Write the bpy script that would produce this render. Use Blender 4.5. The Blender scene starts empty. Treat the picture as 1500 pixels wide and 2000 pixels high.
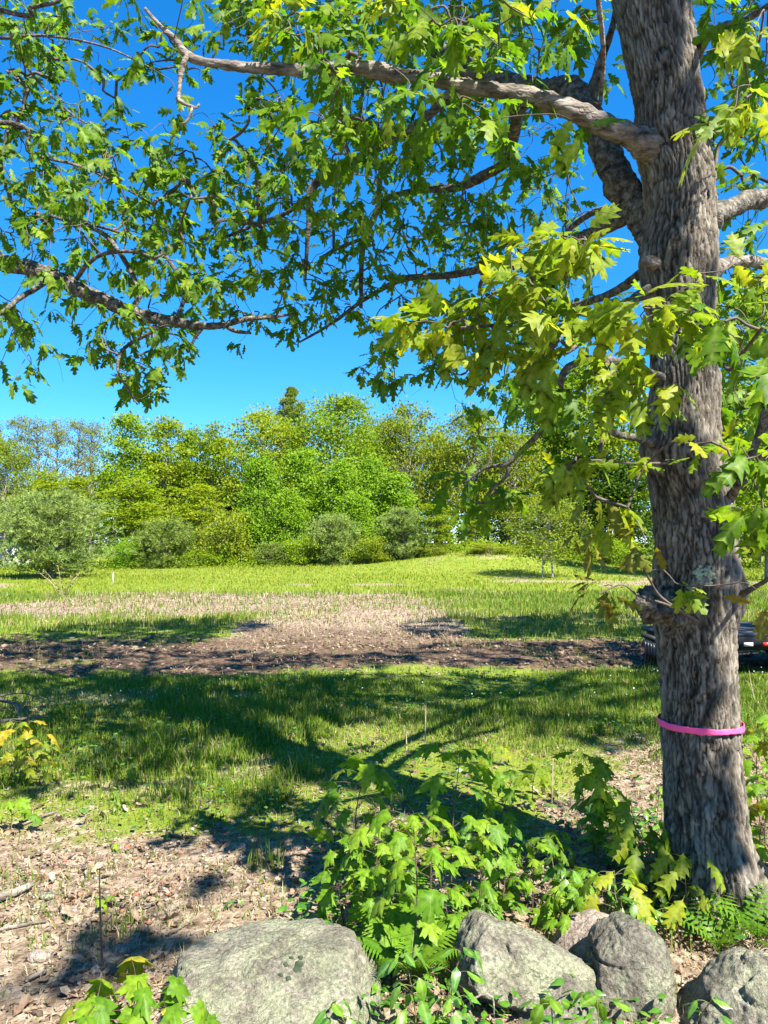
import bpy, math, numpy as np
from mathutils import Vector, Matrix
from math import sin, cos, pi, radians, sqrt, atan

# ------------------------------------------------------------------ camera, light, exposure
scene = bpy.context.scene
COL = scene.collection
H = 1.65                      # eye height
PITCH = atan(60 / 1500)       # slightly upward
cam_d = bpy.data.cameras.new("camera")
cam_d.sensor_fit = 'VERTICAL'
cam_d.sensor_height = 36.0
cam_d.lens = 27.0
cam_d.clip_start = 0.05
cam_d.clip_end = 3000
cam = bpy.data.objects.new("camera", cam_d)
COL.objects.link(cam)
cam.location = (0, 0, H)
cam.rotation_euler = (pi / 2 + PITCH, 0, 0)
scene.camera = cam

SUN_EL, SUN_AZ = radians(50), radians(38)     # azimuth: to the right of straight behind the viewer
SUN = np.array([sin(SUN_AZ) * cos(SUN_EL), -cos(SUN_AZ) * cos(SUN_EL), sin(SUN_EL)])
world = bpy.data.worlds.new("World")
scene.world = world
world.use_nodes = True
wn, wl = world.node_tree.nodes, world.node_tree.links
wn.clear()
sky = wn.new('ShaderNodeTexSky')
sky.sky_type = 'NISHITA'
sky.sun_disc = False
sky.sun_elevation = SUN_EL
sky.sun_rotation = pi - SUN_AZ
sky.altitude = 0
sky.air_density = 0.6
sky.dust_density = 0.0
sky.ozone_density = 8.0
hs = wn.new('ShaderNodeHueSaturation')
hs.inputs['Saturation'].default_value = 1.34
bg = wn.new('ShaderNodeBackground')
bg.inputs['Strength'].default_value = 0.078
wo = wn.new('ShaderNodeOutputWorld')
gm = wn.new('ShaderNodeGamma')
gm.inputs['Gamma'].default_value = 0.8
wl.new(sky.outputs[0], gm.inputs['Color'])
wl.new(gm.outputs[0], hs.inputs['Color'])
wl.new(hs.outputs[0], bg.inputs[0])
wl.new(bg.outputs[0], wo.inputs[0])

sun_d = bpy.data.lights.new("sun", 'SUN')
sun_d.energy = 3.2
sun_d.angle = radians(0.53)
sun_d.color = (1.0, 0.94, 0.84)
sun = bpy.data.objects.new("sun", sun_d)
COL.objects.link(sun)
sun.location = (20, -20, 30)
sun.rotation_euler = Vector(tuple(-SUN)).to_track_quat('-Z', 'Y').to_euler()

scene.view_settings.view_transform = 'Standard'
scene.view_settings.look = 'None'
scene.view_settings.exposure = 2.65
scene.view_settings.gamma = 1.0
scene.view_settings.use_curve_mapping = False
scene.render.engine = 'CYCLES'
scene.cycles.max_bounces = 7
scene.cycles.diffuse_bounces = 3
scene.cycles.glossy_bounces = 2
scene.cycles.transmission_bounces = 5
scene.cycles.use_denoising = True

# ------------------------------------------------------------------ helpers
rng = np.random.default_rng(11)
F = 1500.0
cP, sP = cos(PITCH), sin(PITCH)


def ray(px, py):
    u, v = (px - 750) / F, (1000 - py) / F
    return np.array([u, cP - v * sP, sP + v * cP])


def P(px, py, Y):
    d = ray(px, py)
    return np.array([0, 0, H]) + d * (Y / d[1])


def Gp(px, py):
    """ground point seen at a pixel (level ground)"""
    d = ray(px, py)
    return np.array([0, 0, H]) + d * (-H / d[2])


def project(p):
    p = np.asarray(p, float) - np.array([0, 0, H])
    f = p[..., 1] * cP + p[..., 2] * sP
    v = -p[..., 1] * sP + p[..., 2] * cP
    return 750 + F * p[..., 0] / f, 1000 - F * v / f, f


def _h(ix, iy, iz):
    ix, iy, iz = (a.astype(np.int64) for a in (ix, iy, iz))
    n = (ix * 374761393 + iy * 668265263 + iz * 1440662683) & 0xffffffff
    n = ((n ^ (n >> 13)) * 1274126177) & 0xffffffff
    n = ((n ^ (n >> 16)) * 2246822519) & 0xffffffff
    return ((n ^ (n >> 15)) & 0xffffff) / float(0xffffff) * 2 - 1


def vnoise(p):
    p = np.asarray(p, float)
    f = np.floor(p)
    t = p - f
    t = t * t * t * (t * (t * 6 - 15) + 10)
    x, y, z = f[..., 0], f[..., 1], f[..., 2]
    r = 0
    for dx in (0, 1):
        wx = t[..., 0] if dx else 1 - t[..., 0]
        for dy in (0, 1):
            wy = t[..., 1] if dy else 1 - t[..., 1]
            for dz in (0, 1):
                wz = t[..., 2] if dz else 1 - t[..., 2]
                r = r + _h(x + dx, y + dy, z + dz) * wx * wy * wz
    return r


def fbm(p, o=4, g=0.5):
    p = np.asarray(p, float)
    r, a, s = 0, 1, 0
    for i in range(o):
        r = r + a * vnoise(p * (2.03 ** i) + 17.3 * i)
        s += a
        a *= g
    return r / s


def n2(x, y, f=1.0, o=4, s=0.0):
    return fbm(np.stack([np.asarray(x) * f, np.asarray(y) * f, np.zeros_like(np.asarray(x, float)) + s], -1), o)


def sm(a, b, x):
    t = np.clip((x - a) / (b - a), 0, 1)
    return t * t * (3 - 2 * t)


def unit(v):
    v = np.asarray(v, float)
    return v / (np.linalg.norm(v, axis=-1, keepdims=True) + 1e-9)


def mesh_np(name, V, faces, mat=None, tint=None, smooth=False, col=None):
    """V (n,3); faces: list of (m,k) index arrays"""
    me = bpy.data.meshes.new(name)
    V = np.ascontiguousarray(V, dtype=np.float32)
    me.vertices.add(len(V))
    me.vertices.foreach_set("co", V.ravel())
    faces = [np.asarray(f, dtype=np.int32) for f in faces if len(f)]
    idx = np.concatenate([f.ravel() for f in faces])
    tot = np.concatenate([np.full(len(f), f.shape[1], np.int32) for f in faces])
    st = np.concatenate([[0], np.cumsum(tot)[:-1]]).astype(np.int32)
    me.loops.add(len(idx))
    me.loops.foreach_set("vertex_index", idx)
    me.polygons.add(len(tot))
    me.polygons.foreach_set("loop_start", st)
    if smooth:
        me.polygons.foreach_set("use_smooth", np.ones(len(tot), bool))
    if tint is not None:
        a = me.attributes.new("tint", 'FLOAT', 'POINT')
        a.data.foreach_set("value", np.ascontiguousarray(tint, dtype=np.float32))
    if col is not None:
        a = me.attributes.new("zone", 'FLOAT_COLOR', 'POINT')
        a.data.foreach_set("color", np.ascontiguousarray(col, dtype=np.float32).ravel())
    me.update(calc_edges=True)
    if mat:
        me.materials.append(mat)
    return me


def link(name, me, parent=None, loc=(0, 0, 0), **props):
    o = bpy.data.objects.new(name, me)
    COL.objects.link(o)
    o.location = loc
    if parent is not None:
        o.parent = parent
    for k, v in props.items():
        o[k] = v
    return o


def thing(name, label, cat, loc=(0, 0, 0), group=None, me=None, rz=0.0):
    o = bpy.data.objects.new(name, me)
    COL.objects.link(o)
    o.location = loc
    o.rotation_euler = (0, 0, rz)
    o['label'] = label
    o['category'] = cat
    if group:
        o['group'] = group
    return o


class MB:
    """collects geometry for one mesh"""
    def __init__(self):
        self.V, self.Fq, self.Ft, self.T, self.n = [], [], [], [], 0

    def add(self, V, q=None, t=None, tint=0.0):
        V = np.asarray(V, float).reshape(-1, 3)
        if q is not None and len(q):
            self.Fq.append(np.asarray(q) + self.n)
        if t is not None and len(t):
            self.Ft.append(np.asarray(t) + self.n)
        self.V.append(V)
        self.T.append(np.full(len(V), tint) if np.isscalar(tint) else np.asarray(tint))
        self.n += len(V)
        return self

    def mesh(self, name, mat, smooth=False, off=None):
        V = np.concatenate(self.V)
        if off is not None:
            V = V - np.asarray(off)
        fs = []
        if self.Fq:
            fs.append(np.concatenate(self.Fq))
        if self.Ft:
            fs.append(np.concatenate(self.Ft))
        return mesh_np(name, V, fs, mat, np.concatenate(self.T), smooth)

    def box(self, c, s, R=None, tint=0.0):
        c, s = np.asarray(c, float), np.asarray(s, float) / 2
        v = np.array([[x, y, z] for x in (-1, 1) for y in (-1, 1) for z in (-1, 1)]) * s
        if R is not None:
            v = v @ np.asarray(R).T
        q = [[0, 1, 3, 2], [4, 6, 7, 5], [0, 4, 5, 1], [2, 3, 7, 6], [0, 2, 6, 4], [1, 5, 7, 3]]
        return self.add(v + c, q, tint=tint)


def resample(pts, rad, step):
    """Catmull-Rom through pts"""
    pts, rad = np.asarray(pts, float), np.asarray(rad, float)
    if len(pts) == 2:
        n = max(2, int(np.linalg.norm(pts[1] - pts[0]) / step) + 1)
        t = np.linspace(0, 1, n)[:, None]
        return pts[0] + (pts[1] - pts[0]) * t, rad[0] + (rad[1] - rad[0]) * t[:, 0]
    q = np.vstack([2 * pts[0] - pts[1], pts, 2 * pts[-1] - pts[-2]])
    out, orad = [], []
    for i in range(len(pts) - 1):
        a, b, c, d = q[i], q[i + 1], q[i + 2], q[i + 3]
        n = max(2, int(np.linalg.norm(c - b) / step) + 1)
        t = np.linspace(0, 1, n, endpoint=False)[:, None]
        out.append(0.5 * (2 * b + (c - a) * t + (2 * a - 5 * b + 4 * c - d) * t ** 2 + (3 * b - a - 3 * c + d) * t ** 3))
        orad.append(rad[i] + (rad[i + 1] - rad[i]) * t[:, 0])
    out.append(pts[-1:])
    orad.append(rad[-1:])
    return np.vstack(out), np.concatenate(orad)


def sweep(pts, rad, seg=6, cap=True, disp=None):
    """tube along pts; returns V, quads, tris"""
    n = len(pts)
    T = unit(np.gradient(pts, axis=0))
    up = np.array([0, 0, 1.0]) if abs(T[0][2]) < 0.9 else np.array([1.0, 0, 0])
    A = np.zeros_like(pts)
    a = unit(np.cross(T[0], up))
    for i in range(n):
        a = unit(a - T[i] * np.dot(a, T[i]))
        A[i] = a
    B = np.cross(T, A)
    th = np.arange(seg) * 2 * pi / seg
    D = A[:, None, :] * np.cos(th)[None, :, None] + B[:, None, :] * np.sin(th)[None, :, None]
    V = pts[:, None, :] + D * rad[:, None, None]
    if disp is not None:
        V = V + D * disp(V, D)[..., None]
    V = V.reshape(-1, 3)
    i = np.arange(n - 1)[:, None] * seg
    j = np.arange(seg)[None, :]
    k = (j + 1) % seg
    q = np.stack([i + j, i + k, i + seg + k, i + seg + j], -1).reshape(-1, 4)
    t = np.zeros((0, 3), int)
    if cap:
        V = np.vstack([V, pts[:1] - T[:1] * rad[0] * 0.2, pts[-1:] + T[-1:] * rad[-1] * 0.5])
        j = np.arange(seg)
        t = np.concatenate([np.stack([np.full(seg, n * seg), (j + 1) % seg, j], -1),
                            np.stack([np.full(seg, n * seg + 1), (n - 1) * seg + j, (n - 1) * seg + (j + 1) % seg], -1)])
    return V, q, t


# ------------------------------------------------------------------ materials
def new_mat(name):
    m = bpy.data.materials.new(name)
    m.use_nodes = True
    nt = m.node_tree
    nt.nodes.clear()
    out = nt.nodes.new('ShaderNodeOutputMaterial')
    return m, nt, out


def nd(nt, t, **kw):
    n = nt.nodes.new(t)
    for k, v in kw.items():
        if hasattr(n, k):
            setattr(n, k, v)
        else:
            n.inputs[k].default_value = v
    return n


def ramp(nt, stops, interp='LINEAR'):
    r = nt.nodes.new('ShaderNodeValToRGB')
    e = r.color_ramp.elements
    while len(e) < len(stops):
        e.new(0.5)
    for el, (p, c) in zip(e, stops):
        el.position = p
        el.color = (*c, 1) if len(c) == 3 else c
    r.color_ramp.interpolation = interp
    return r


def leaf_mat(name, stops, trans_tint=(1.15, 1.2, 0.55), trans=0.45, rough=0.5, spec=0.22):
    m, nt, out = new_mat(name)
    L = nt.links
    at = nd(nt, 'ShaderNodeAttribute', attribute_name='tint')
    oi = nd(nt, 'ShaderNodeObjectInfo')
    ad = nd(nt, 'ShaderNodeMath', operation='ADD')
    fr = nd(nt, 'ShaderNodeMath', operation='FRACT')
    L.new(at.outputs['Fac'], ad.inputs[0])
    L.new(oi.outputs['Random'], ad.inputs[1])
    L.new(ad.outputs[0], fr.inputs[0])
    r0 = ramp(nt, stops)
    L.new(fr.outputs[0], r0.inputs[0])
    # paler midrib and a slightly blotched blade
    rb_ = nd(nt, 'ShaderNodeAttribute', attribute_name='rib')
    pw = nd(nt, 'ShaderNodeMath', operation='POWER')
    L.new(rb_.outputs['Fac'], pw.inputs[0])
    pw.inputs[1].default_value = 5
    p2 = nd(nt, 'ShaderNodeMath', operation='MULTIPLY')
    L.new(pw.outputs[0], p2.inputs[0])
    p2.inputs[1].default_value = .5
    r = nd(nt, 'ShaderNodeMixRGB')
    L.new(p2.outputs[0], r.inputs[0])
    L.new(r0.outputs[0], r.inputs[1])
    r.inputs[2].default_value = (.30, .36, .10, 1)
    tcl = nd(nt, 'ShaderNodeTexCoord')
    nzl = nd(nt, 'ShaderNodeTexNoise')
    nzl.inputs['Scale'].default_value = 55
    nzl.inputs['Detail'].default_value = 3
    geo = nd(nt, 'ShaderNodeNewGeometry')
    L.new(geo.outputs['Position'], nzl.inputs['Vector'])
    bl = ramp(nt, [(.32, (.62, .62, .62)), (.5, (1, 1, 1)), (.68, (1.22, 1.16, 1.1))])
    L.new(nzl.outputs['Fac'], bl.inputs[0])
    r1 = r
    r = nd(nt, 'ShaderNodeMixRGB', blend_type='MULTIPLY')
    r.inputs[0].default_value = 1
    L.new(r1.outputs[0], r.inputs[1])
    L.new(bl.outputs[0], r.inputs[2])
    pb = nd(nt, 'ShaderNodeBsdfPrincipled')
    pb.inputs['Roughness'].default_value = rough
    pb.inputs['Specular IOR Level'].default_value = spec
    L.new(r.outputs[0], pb.inputs['Base Color'])
    mx = nd(nt, 'ShaderNodeMix', data_type='RGBA', blend_type='MULTIPLY')
    mx.inputs[0].default_value = 1
    L.new(r.outputs[0], mx.inputs[6])
    mx.inputs[7].default_value = (*trans_tint, 1)
    tr = nd(nt, 'ShaderNodeBsdfTranslucent')
    L.new(mx.outputs[2], tr.inputs[0])
    ms = nd(nt, 'ShaderNodeMixShader')
    ms.inputs[0].default_value = trans
    L.new(pb.outputs[0], ms.inputs[1])
    L.new(tr.outputs[0], ms.inputs[2])
    L.new(ms.outputs[0], out.inputs[0])
    return m


def noise_mat(name, stops, scale=8, detail=6, rough=0.9, bump=0.3, bscale=None, stretch=(1, 1, 1), spec=0.2, dist=0.02, attr=None, metallic=0.0, coords='Object'):
    m, nt, out = new_mat(name)
    L = nt.links
    tc = nd(nt, 'ShaderNodeTexCoord')
    mp = nd(nt, 'ShaderNodeMapping')
    mp.inputs['Scale'].default_value = stretch
    L.new(tc.outputs[coords], mp.inputs[0])
    nz = nd(nt, 'ShaderNodeTexNoise')
    nz.inputs['Scale'].default_value = scale
    nz.inputs['Detail'].default_value = detail
    nz.inputs['Roughness'].default_value = 0.65
    L.new(mp.outputs[0], nz.inputs['Vector'])
    fac = nz.outputs['Fac']
    if attr:
        at = nd(nt, 'ShaderNodeAttribute', attribute_name=attr)
        mm = nd(nt, 'ShaderNodeMath', operation='MULTIPLY_ADD')
        L.new(at.outputs['Fac'], mm.inputs[0])
        mm.inputs[1].default_value = 0.6
        L.new(nz.outputs['Fac'], mm.inputs[2])
        fac = mm.outputs[0]
    r = ramp(nt, stops)
    L.new(fac, r.inputs[0])
    pb = nd(nt, 'ShaderNodeBsdfPrincipled')
    pb.inputs['Roughness'].default_value = rough
    pb.inputs['Specular IOR Level'].default_value = spec
    pb.inputs['Metallic'].default_value = metallic
    L.new(r.outputs[0], pb.inputs['Base Color'])
    if bump:
        n2_ = nd(nt, 'ShaderNodeTexNoise')
        n2_.inputs['Scale'].default_value = bscale or scale * 3
        n2_.inputs['Detail'].default_value = 5
        L.new(mp.outputs[0], n2_.inputs['Vector'])
        b = nd(nt, 'ShaderNodeBump')
        b.inputs['Strength'].default_value = bump
        b.inputs['Distance'].default_value = dist
        L.new(n2_.outputs['Fac'], b.inputs['Height'])
        L.new(b.outputs[0], pb.inputs['Normal'])
    L.new(pb.outputs[0], out.inputs[0])
    return m


M = {}
M['oak_leaf'] = leaf_mat('oak_leaf', [(0, (.065, .145, .010)), (.45, (.095, .195, .012)), (.8, (.14, .245, .012)), (1, (.20, .28, .015))], trans_tint=(1.2, 1.25, .5), trans=.55)
M['oak_leaf_young'] = leaf_mat('oak_leaf_young', [(0, (.12, .20, .012)), (.5, (.19, .27, .014)), (1, (.29, .31, .02))], trans_tint=(1.25, 1.28, .5), trans=.55)
M['oak_leaf_bronze'] = leaf_mat('oak_leaf_bronze', [(0, (.10, .14, .015)), (.6, (.16, .16, .02)), (1, (.19, .14, .02))], trans=.45)
M['maple_leaf'] = leaf_mat('maple_leaf', [(0, (.085, .19, .012)), (.4, (.13, .255, .014)), (1, (.19, .30, .016))], trans_tint=(1.25, 1.3, .5), trans=.52)
M['maple_leaf_yellow'] = leaf_mat('maple_leaf_yellow', [(0, (.12, .20, .015)), (.6, (.22, .25, .015)), (1, (.36, .24, .02))], trans=.4)
M['herb_leaf'] = leaf_mat('herb_leaf', [(0, (.045, .14, .02)), (.5, (.075, .20, .02)), (1, (.12, .25, .018))], trans=.4, rough=.35, spec=.5)
M['fern_leaf'] = leaf_mat('fern_leaf', [(0, (.07, .18, .012)), (1, (.13, .24, .014))], trans=.45)
M['grass'] = leaf_mat('grass_blade', [(0, (.075, .15, .015)), (.5, (.125, .21, .016)), (.82, (.18, .24, .025)), (.92, (.27, .25, .09)), (1, (.33, .27, .14))], trans=.4, rough=.5)
M['grass_far'] = leaf_mat('grass_far', [(0, (.13, .20, .014)), (.5, (.18, .245, .016)), (.85, (.24, .265, .022)), (1, (.31, .27, .07))], trans=.4, rough=.5)
M['dead_leaf'] = leaf_mat('dead_leaf', [(0, (.065, .042, .026)), (.35, (.15, .10, .062)), (.7, (.25, .18, .12)), (1, (.37, .30, .225))], trans_tint=(1.1, .8, .5), trans=.2, rough=.6, spec=.3)
M['mulch'] = leaf_mat('mulch_chip', [(0, (.045, .028, .018)), (.4, (.11, .078, .052)), (.75, (.22, .165, .115)), (1, (.34, .285, .22))], trans_tint=(1, .8, .6), trans=.05, rough=.8, spec=.2)
M['bark'] = noise_mat('oak_bark', [(.14, (.014, .011, .008)), (.36, (.054, .046, .035)), (.58, (.138, .120, .094)), (.88, (.27, .242, .195))], scale=14, stretch=(1, 1, .35), rough=.95, bump=.7, bscale=90, dist=.012, attr='tint')
M['limb_bark'] = noise_mat('limb_bark', [(.34, (.02, .017, .013)), (.5, (.085, .075, .06)), (.68, (.21, .19, .155))], scale=30, rough=.95, bump=1.0, bscale=70, dist=.016)
M['dead_wood'] = noise_mat('dead_wood', [(.34, (.03, .025, .019)), (.48, (.125, .105, .085)), (.7, (.28, .25, .21))], scale=26, stretch=(.3, 1, 1), rough=.92, bump=1.0, bscale=60, dist=.016)
M['twig'] = noise_mat('twig_bark', [(.3, (.05, .04, .033)), (.7, (.13, .105, .085))], scale=20, rough=.85, bump=0)
M['far_bark'] = noise_mat('far_bark', [(.3, (.09, .075, .06)), (.7, (.26, .23, .20))], scale=2, rough=.9, bump=0)
M['birch_bark'] = noise_mat('birch_bark', [(.42, (.07, .06, .05)), (.52, (.30, .28, .25)), (.8, (.46, .44, .40))], scale=3, stretch=(1, 1, 4), rough=.7, bump=0)
M['stem'] = noise_mat('green_stem', [(.3, (.08, .10, .03)), (.7, (.14, .13, .05))], scale=20, rough=.6, bump=0)
M['stem_red'] = noise_mat('brown_stem', [(.3, (.05, .03, .025)), (.7, (.12, .08, .06))], scale=20, rough=.6, bump=0)
M['lichen'] = noise_mat('lichen', [(.3, (.20, .24, .15)), (.7, (.36, .40, .27))], scale=60, rough=.95, bump=.4, bscale=200, dist=.004)
M['leaf_shadow'] = noise_mat('leaf_shadow_dark', [(.3, (.018, .028, .016)), (.7, (.045, .065, .035))], scale=60, rough=1, bump=.6, bscale=250, dist=.005)  # dark green that stands in for cast leaf shadow
M['dry_stalk'] = noise_mat('dry_stalk', [(.3, (.30, .22, .13)), (.7, (.45, .37, .25))], scale=20, rough=.8, bump=0)

# ------------------------------------------------------------------ terrain
def gz(x, y):
    x, y = np.asarray(x, float), np.asarray(y, float)
    z = 0.035 * n2(x, y, .55, 3, 3.1) * sm(40, 3, y)
    z = z + 1.15 * np.exp(-(((x - 6.5) / 6.0) ** 2 + ((y - 46) / 6.5) ** 2))           # grassy mound
    z = z + 0.25 * np.exp(-(((x + 6) / 9) ** 2 + ((y - 44) / 5) ** 2))
    z = z + sm(48, 90, y) * 1.0
    return z


def zones(x, y):
    """dirt, dark tilled, straw, green cover in 0..1"""
    w = n2(x, y, .5, 4, 1.0)
    w2 = n2(x, y, 1.7, 3, 5.0)
    # pale stripped patch about 17 to 25 m out
    e = np.maximum(np.abs((x + 4.2 + .08 * (y - 20)) / 6.2), np.abs((y - 21.3) / 4.0))
    patch = sm(1.25, .75, e + .34 * w + .2 * w2) * .92
    tongue = sm(1.15, .85, np.maximum(np.abs((x + .6) / 2.1), np.abs((y - 15) / 3.5)) + .3 * w)
    tilled = np.maximum(.55 * sm(16.5, 14, y + w) * tongue, sm(9.2, 10.4, y + .8 * w + .5 * w2) * sm(14.3, 12.2, y + 1.3 * w + .6 * w2) * sm(8.5, 6.5, x) * (.78 + .35 * w2))
    near = sm(5.2, 3.6, y + 1.5 * w + .9 * w2 - .12 * x)
    near = np.maximum(near, .85 * sm(7.4, 5.2, y + 1.0 * w2) * sm(.6, 2.0, x + w))
    bald = sm(.22, .5, n2(x, y, .33, 4, 9.0)) * sm(14, 30, y) * .7 * sm(45, 30, y)
    bald = np.maximum(bald, sm(.9, .5, np.abs((y - 33.2 + .1 * x) / 1.1) + .3 * w) * sm(3.5, 5.5, x) * .9)
    bald = np.maximum(bald, .6 * sm(.12, .34, n2(x, y, .75, 4, 61.0)) * sm(4.5, 5.5, y) * sm(9.5, 8.5, y))
    mound = .55 * sm(.05, .5, n2(x, y, .5, 4, 4.4) + .1) * np.exp(-(((x - 6.5) / 8) ** 2 + ((y - 44) / 8) ** 2))
    dirt = np.clip(np.maximum.reduce([patch, tongue, near, bald, mound]), 0, 1)
    straw = np.clip(sm(13.5, 16, y) * sm(21, 17, y) * .75 + .35 * w + .2 * sm(26, 40, y), 0, 1)
    green = np.clip(1 - np.maximum(dirt * .97, tilled), 0, 1)
    return dirt, tilled, straw, green, near


def ground_mat():
    m, nt, out = new_mat('ground')
    L = nt.links
    z = nd(nt, 'ShaderNodeAttribute', attribute_name='zone')
    sp = nd(nt, 'ShaderNodeSeparateColor')
    L.new(z.outputs['Color'], sp.inputs[0])
    tc = nd(nt, 'ShaderNodeTexCoord')

    def nz(s, d=6, r=.65):
        n = nd(nt, 'ShaderNodeTexNoise')
        n.inputs['Scale'].default_value = s
        n.inputs['Detail'].default_value = d
        n.inputs['Roughness'].default_value = r
        L.new(tc.outputs['Object'], n.inputs['Vector'])
        return n
    nA, nB, nC = nz(14), nz(2.3), nz(45, 4)
    grass = ramp(nt, [(.3, (.085, .125, .016)), (.5, (.13, .175, .018)), (.7, (.19, .20, .035))])
    L.new(nB.outputs['Fac'], grass.inputs[0])
    strw = ramp(nt, [(.3, (.14, .17, .025)), (.55, (.22, .215, .05)), (.75, (.31, .25, .12))])
    L.new(nA.outputs['Fac'], strw.inputs[0])
    dirt = ramp(nt, [(.28, (.05, .032, .02)), (.43, (.15, .11, .075)), (.56, (.27, .21, .15)), (.75, (.42, .35, .275))])
    L.new(nA.outputs['Fac'], dirt.inputs[0])
    till = ramp(nt, [(.3, (.03, .02, .013)), (.5, (.09, .058, .037)), (.7, (.22, .155, .105))])
    L.new(nA.outputs['Fac'], till.inputs[0])

    def mix(a, b, fac_sock, noise, k=1.0):
        s = nd(nt, 'ShaderNodeMath', operation='MULTIPLY_ADD')
        L.new(noise, s.inputs[0])
        s.inputs[1].default_value = k
        s.inputs[2].default_value = -k / 2
        a2 = nd(nt, 'ShaderNodeMath', operation='ADD')
        L.new(fac_sock, a2.inputs[0])
        L.new(s.outputs[0], a2.inputs[1])
        mr = nd(nt, 'ShaderNodeMapRange', interpolation_type='SMOOTHSTEP')
        mr.inputs[1].default_value = .3
        mr.inputs[2].default_value = .7
        L.new(a2.outputs[0], mr.inputs[0])
        mx = nd(nt, 'ShaderNodeMix', data_type='RGBA')
        L.new(mr.outputs[0], mx.inputs[0])
        L.new(a, mx.inputs[6])
        L.new(b, mx.inputs[7])
        return mx.outputs[2]
    c = mix(grass.outputs[0], strw.outputs[0], sp.outputs[2], nB.outputs['Fac'], .8)
    c = mix(c, dirt.outputs[0], sp.outputs[0], nA.outputs['Fac'], .9)
    c = mix(c, till.outputs[0], sp.outputs[1], nA.outputs['Fac'], .7)
    pb = nd(nt, 'ShaderNodeBsdfPrincipled')
    pb.inputs['Roughness'].default_value = .95
    pb.inputs['Specular IOR Level'].default_value = .1
    L.new(c, pb.inputs['Base Color'])
    b = nd(nt, 'ShaderNodeBump')
    b.inputs['Strength'].default_value = .8
    b.inputs['Distance'].default_value = .03
    L.new(nC.outputs['Fac'], b.inputs['Height'])
    L.new(b.outputs[0], pb.inputs['Normal'])
    L.new(pb.outputs[0], out.inputs[0])
    return m


def spaced(lo, hi, fine_lo, fine_hi, d, grow=1.07):
    a = list(np.arange(fine_lo, fine_hi, d))
    s, v = d, fine_hi
    while v < hi:
        a.append(v)
        s *= grow
        v += s
    a.append(hi)
    s, v = d, fine_lo
    pre = []
    while v > lo:
        s *= grow
        v -= s
        pre.append(max(v, lo))
    return np.array(pre[::-1] + a)


gx = spaced(-600, 600, -5, 5, .08, 1.06)
gy = spaced(-60, 900, 2.2, 15, .075, 1.035)
X, Y = np.meshgrid(gx, gy)
Z = gz(X, Y)
d_, t_, s_, g_, nr_ = zones(X, Y)
Z = Z + .05 * t_ * fbm(np.stack([X * 2.3, Y * 3.5, 0 * X], -1), 4) + .012 * n2(X, Y, 6, 3, 2) * sm(22, 12, Y)
Z = Z + .05 * d_ * (1 - t_) * fbm(np.stack([X * 1.2, Y * 1.9, 0 * X + 4], -1), 4) * sm(12, 14, Y)
nx = len(gx)
i = np.arange(len(gy) - 1)[:, None] * nx
j = np.arange(nx - 1)[None, :]
q = np.stack([i + j, i + j + 1, i + nx + j + 1, i + nx + j], -1).reshape(-1, 4)
zc = np.stack([d_, t_, s_, g_], -1).reshape(-1, 4)
gme = mesh_np('ground', np.stack([X, Y, Z], -1).reshape(-1, 3), [q], ground_mat(), smooth=True, col=zc)
link('ground', gme, kind='structure')

# ------------------------------------------------------------------ leaf shapes
def strip_leaf(half, fold=.18, curl=.25, wave=.0, seed=0):
    """half outline from stalk to tip -> mesh with a folded midrib"""
    h = np.asarray(half, float).copy()
    n = len(h)
    rj = np.random.default_rng(seed + 500)
    if n > 5:
        h[1:-1] *= rj.uniform(.78, 1.15) + 0 * h[1:-1]
        h[1:-1, 1] = h[1:-1, 1] / max(1e-6, h[1:-1, 1].max()) * np.asarray(half, float)[1:-1, 1].max()
        h[1:-1] += rj.normal(size=(n - 2, 2)) * .018
        h[:, 0] = np.maximum(h[:, 0], 0)
    mid = np.stack([0 * h[:, 1], np.linspace(0, 1, n)], -1) * .5 + np.stack([0 * h[:, 1], h[:, 1]], -1) * .5
    r = np.random.default_rng(seed)
    V = []
    for s in (0, 1, -1):
        if s == 0:
            xy = mid
        else:
            xy = np.stack([h[:, 0] * s, h[:, 1]], -1)
        z = -fold * np.abs(xy[:, 0]) - curl * xy[:, 1] ** 2
        if s:
            z = z + wave * r.normal(size=n) * (h[:, 0] > .05)
        V.append(np.stack([xy[:, 0], xy[:, 1], z], -1))
    V = np.vstack(V)
    t = []
    for i in range(n - 1):
        t += [[i, n + i, n + i + 1], [i, n + i + 1, i + 1], [i, 2 * n + i + 1, 2 * n + i], [i, i + 1, 2 * n + i + 1]]
    t = [f for f in t if np.linalg.norm(np.cross(V[f[1]] - V[f[0]], V[f[2]] - V[f[0]])) > 1e-6]
    return V, np.array(t)


OAK = [(0, 0), (.04, .09), (.16, .16), (.20, .23), (.11, .28), (.26, .41), (.33, .51), (.17, .51), (.27, .66), (.33, .77), (.15, .73), (.16, .84), (.17, .92), (.06, .89), (0, 1)]
OAK_LOW = [(0, 0), (.19, .19), (.10, .28), (.32, .49), (.14, .51), (.31, .76), (.11, .76), (.12, .92), (0, 1)]
OVATE = [(0, 0), (.14, .10), (.24, .28), (.26, .45), (.20, .66), (.10, .84), (0, 1)]
LANCE = [(0, 0), (.07, .12), (.13, .35), (.12, .55), (.06, .8), (0, 1)]


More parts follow.
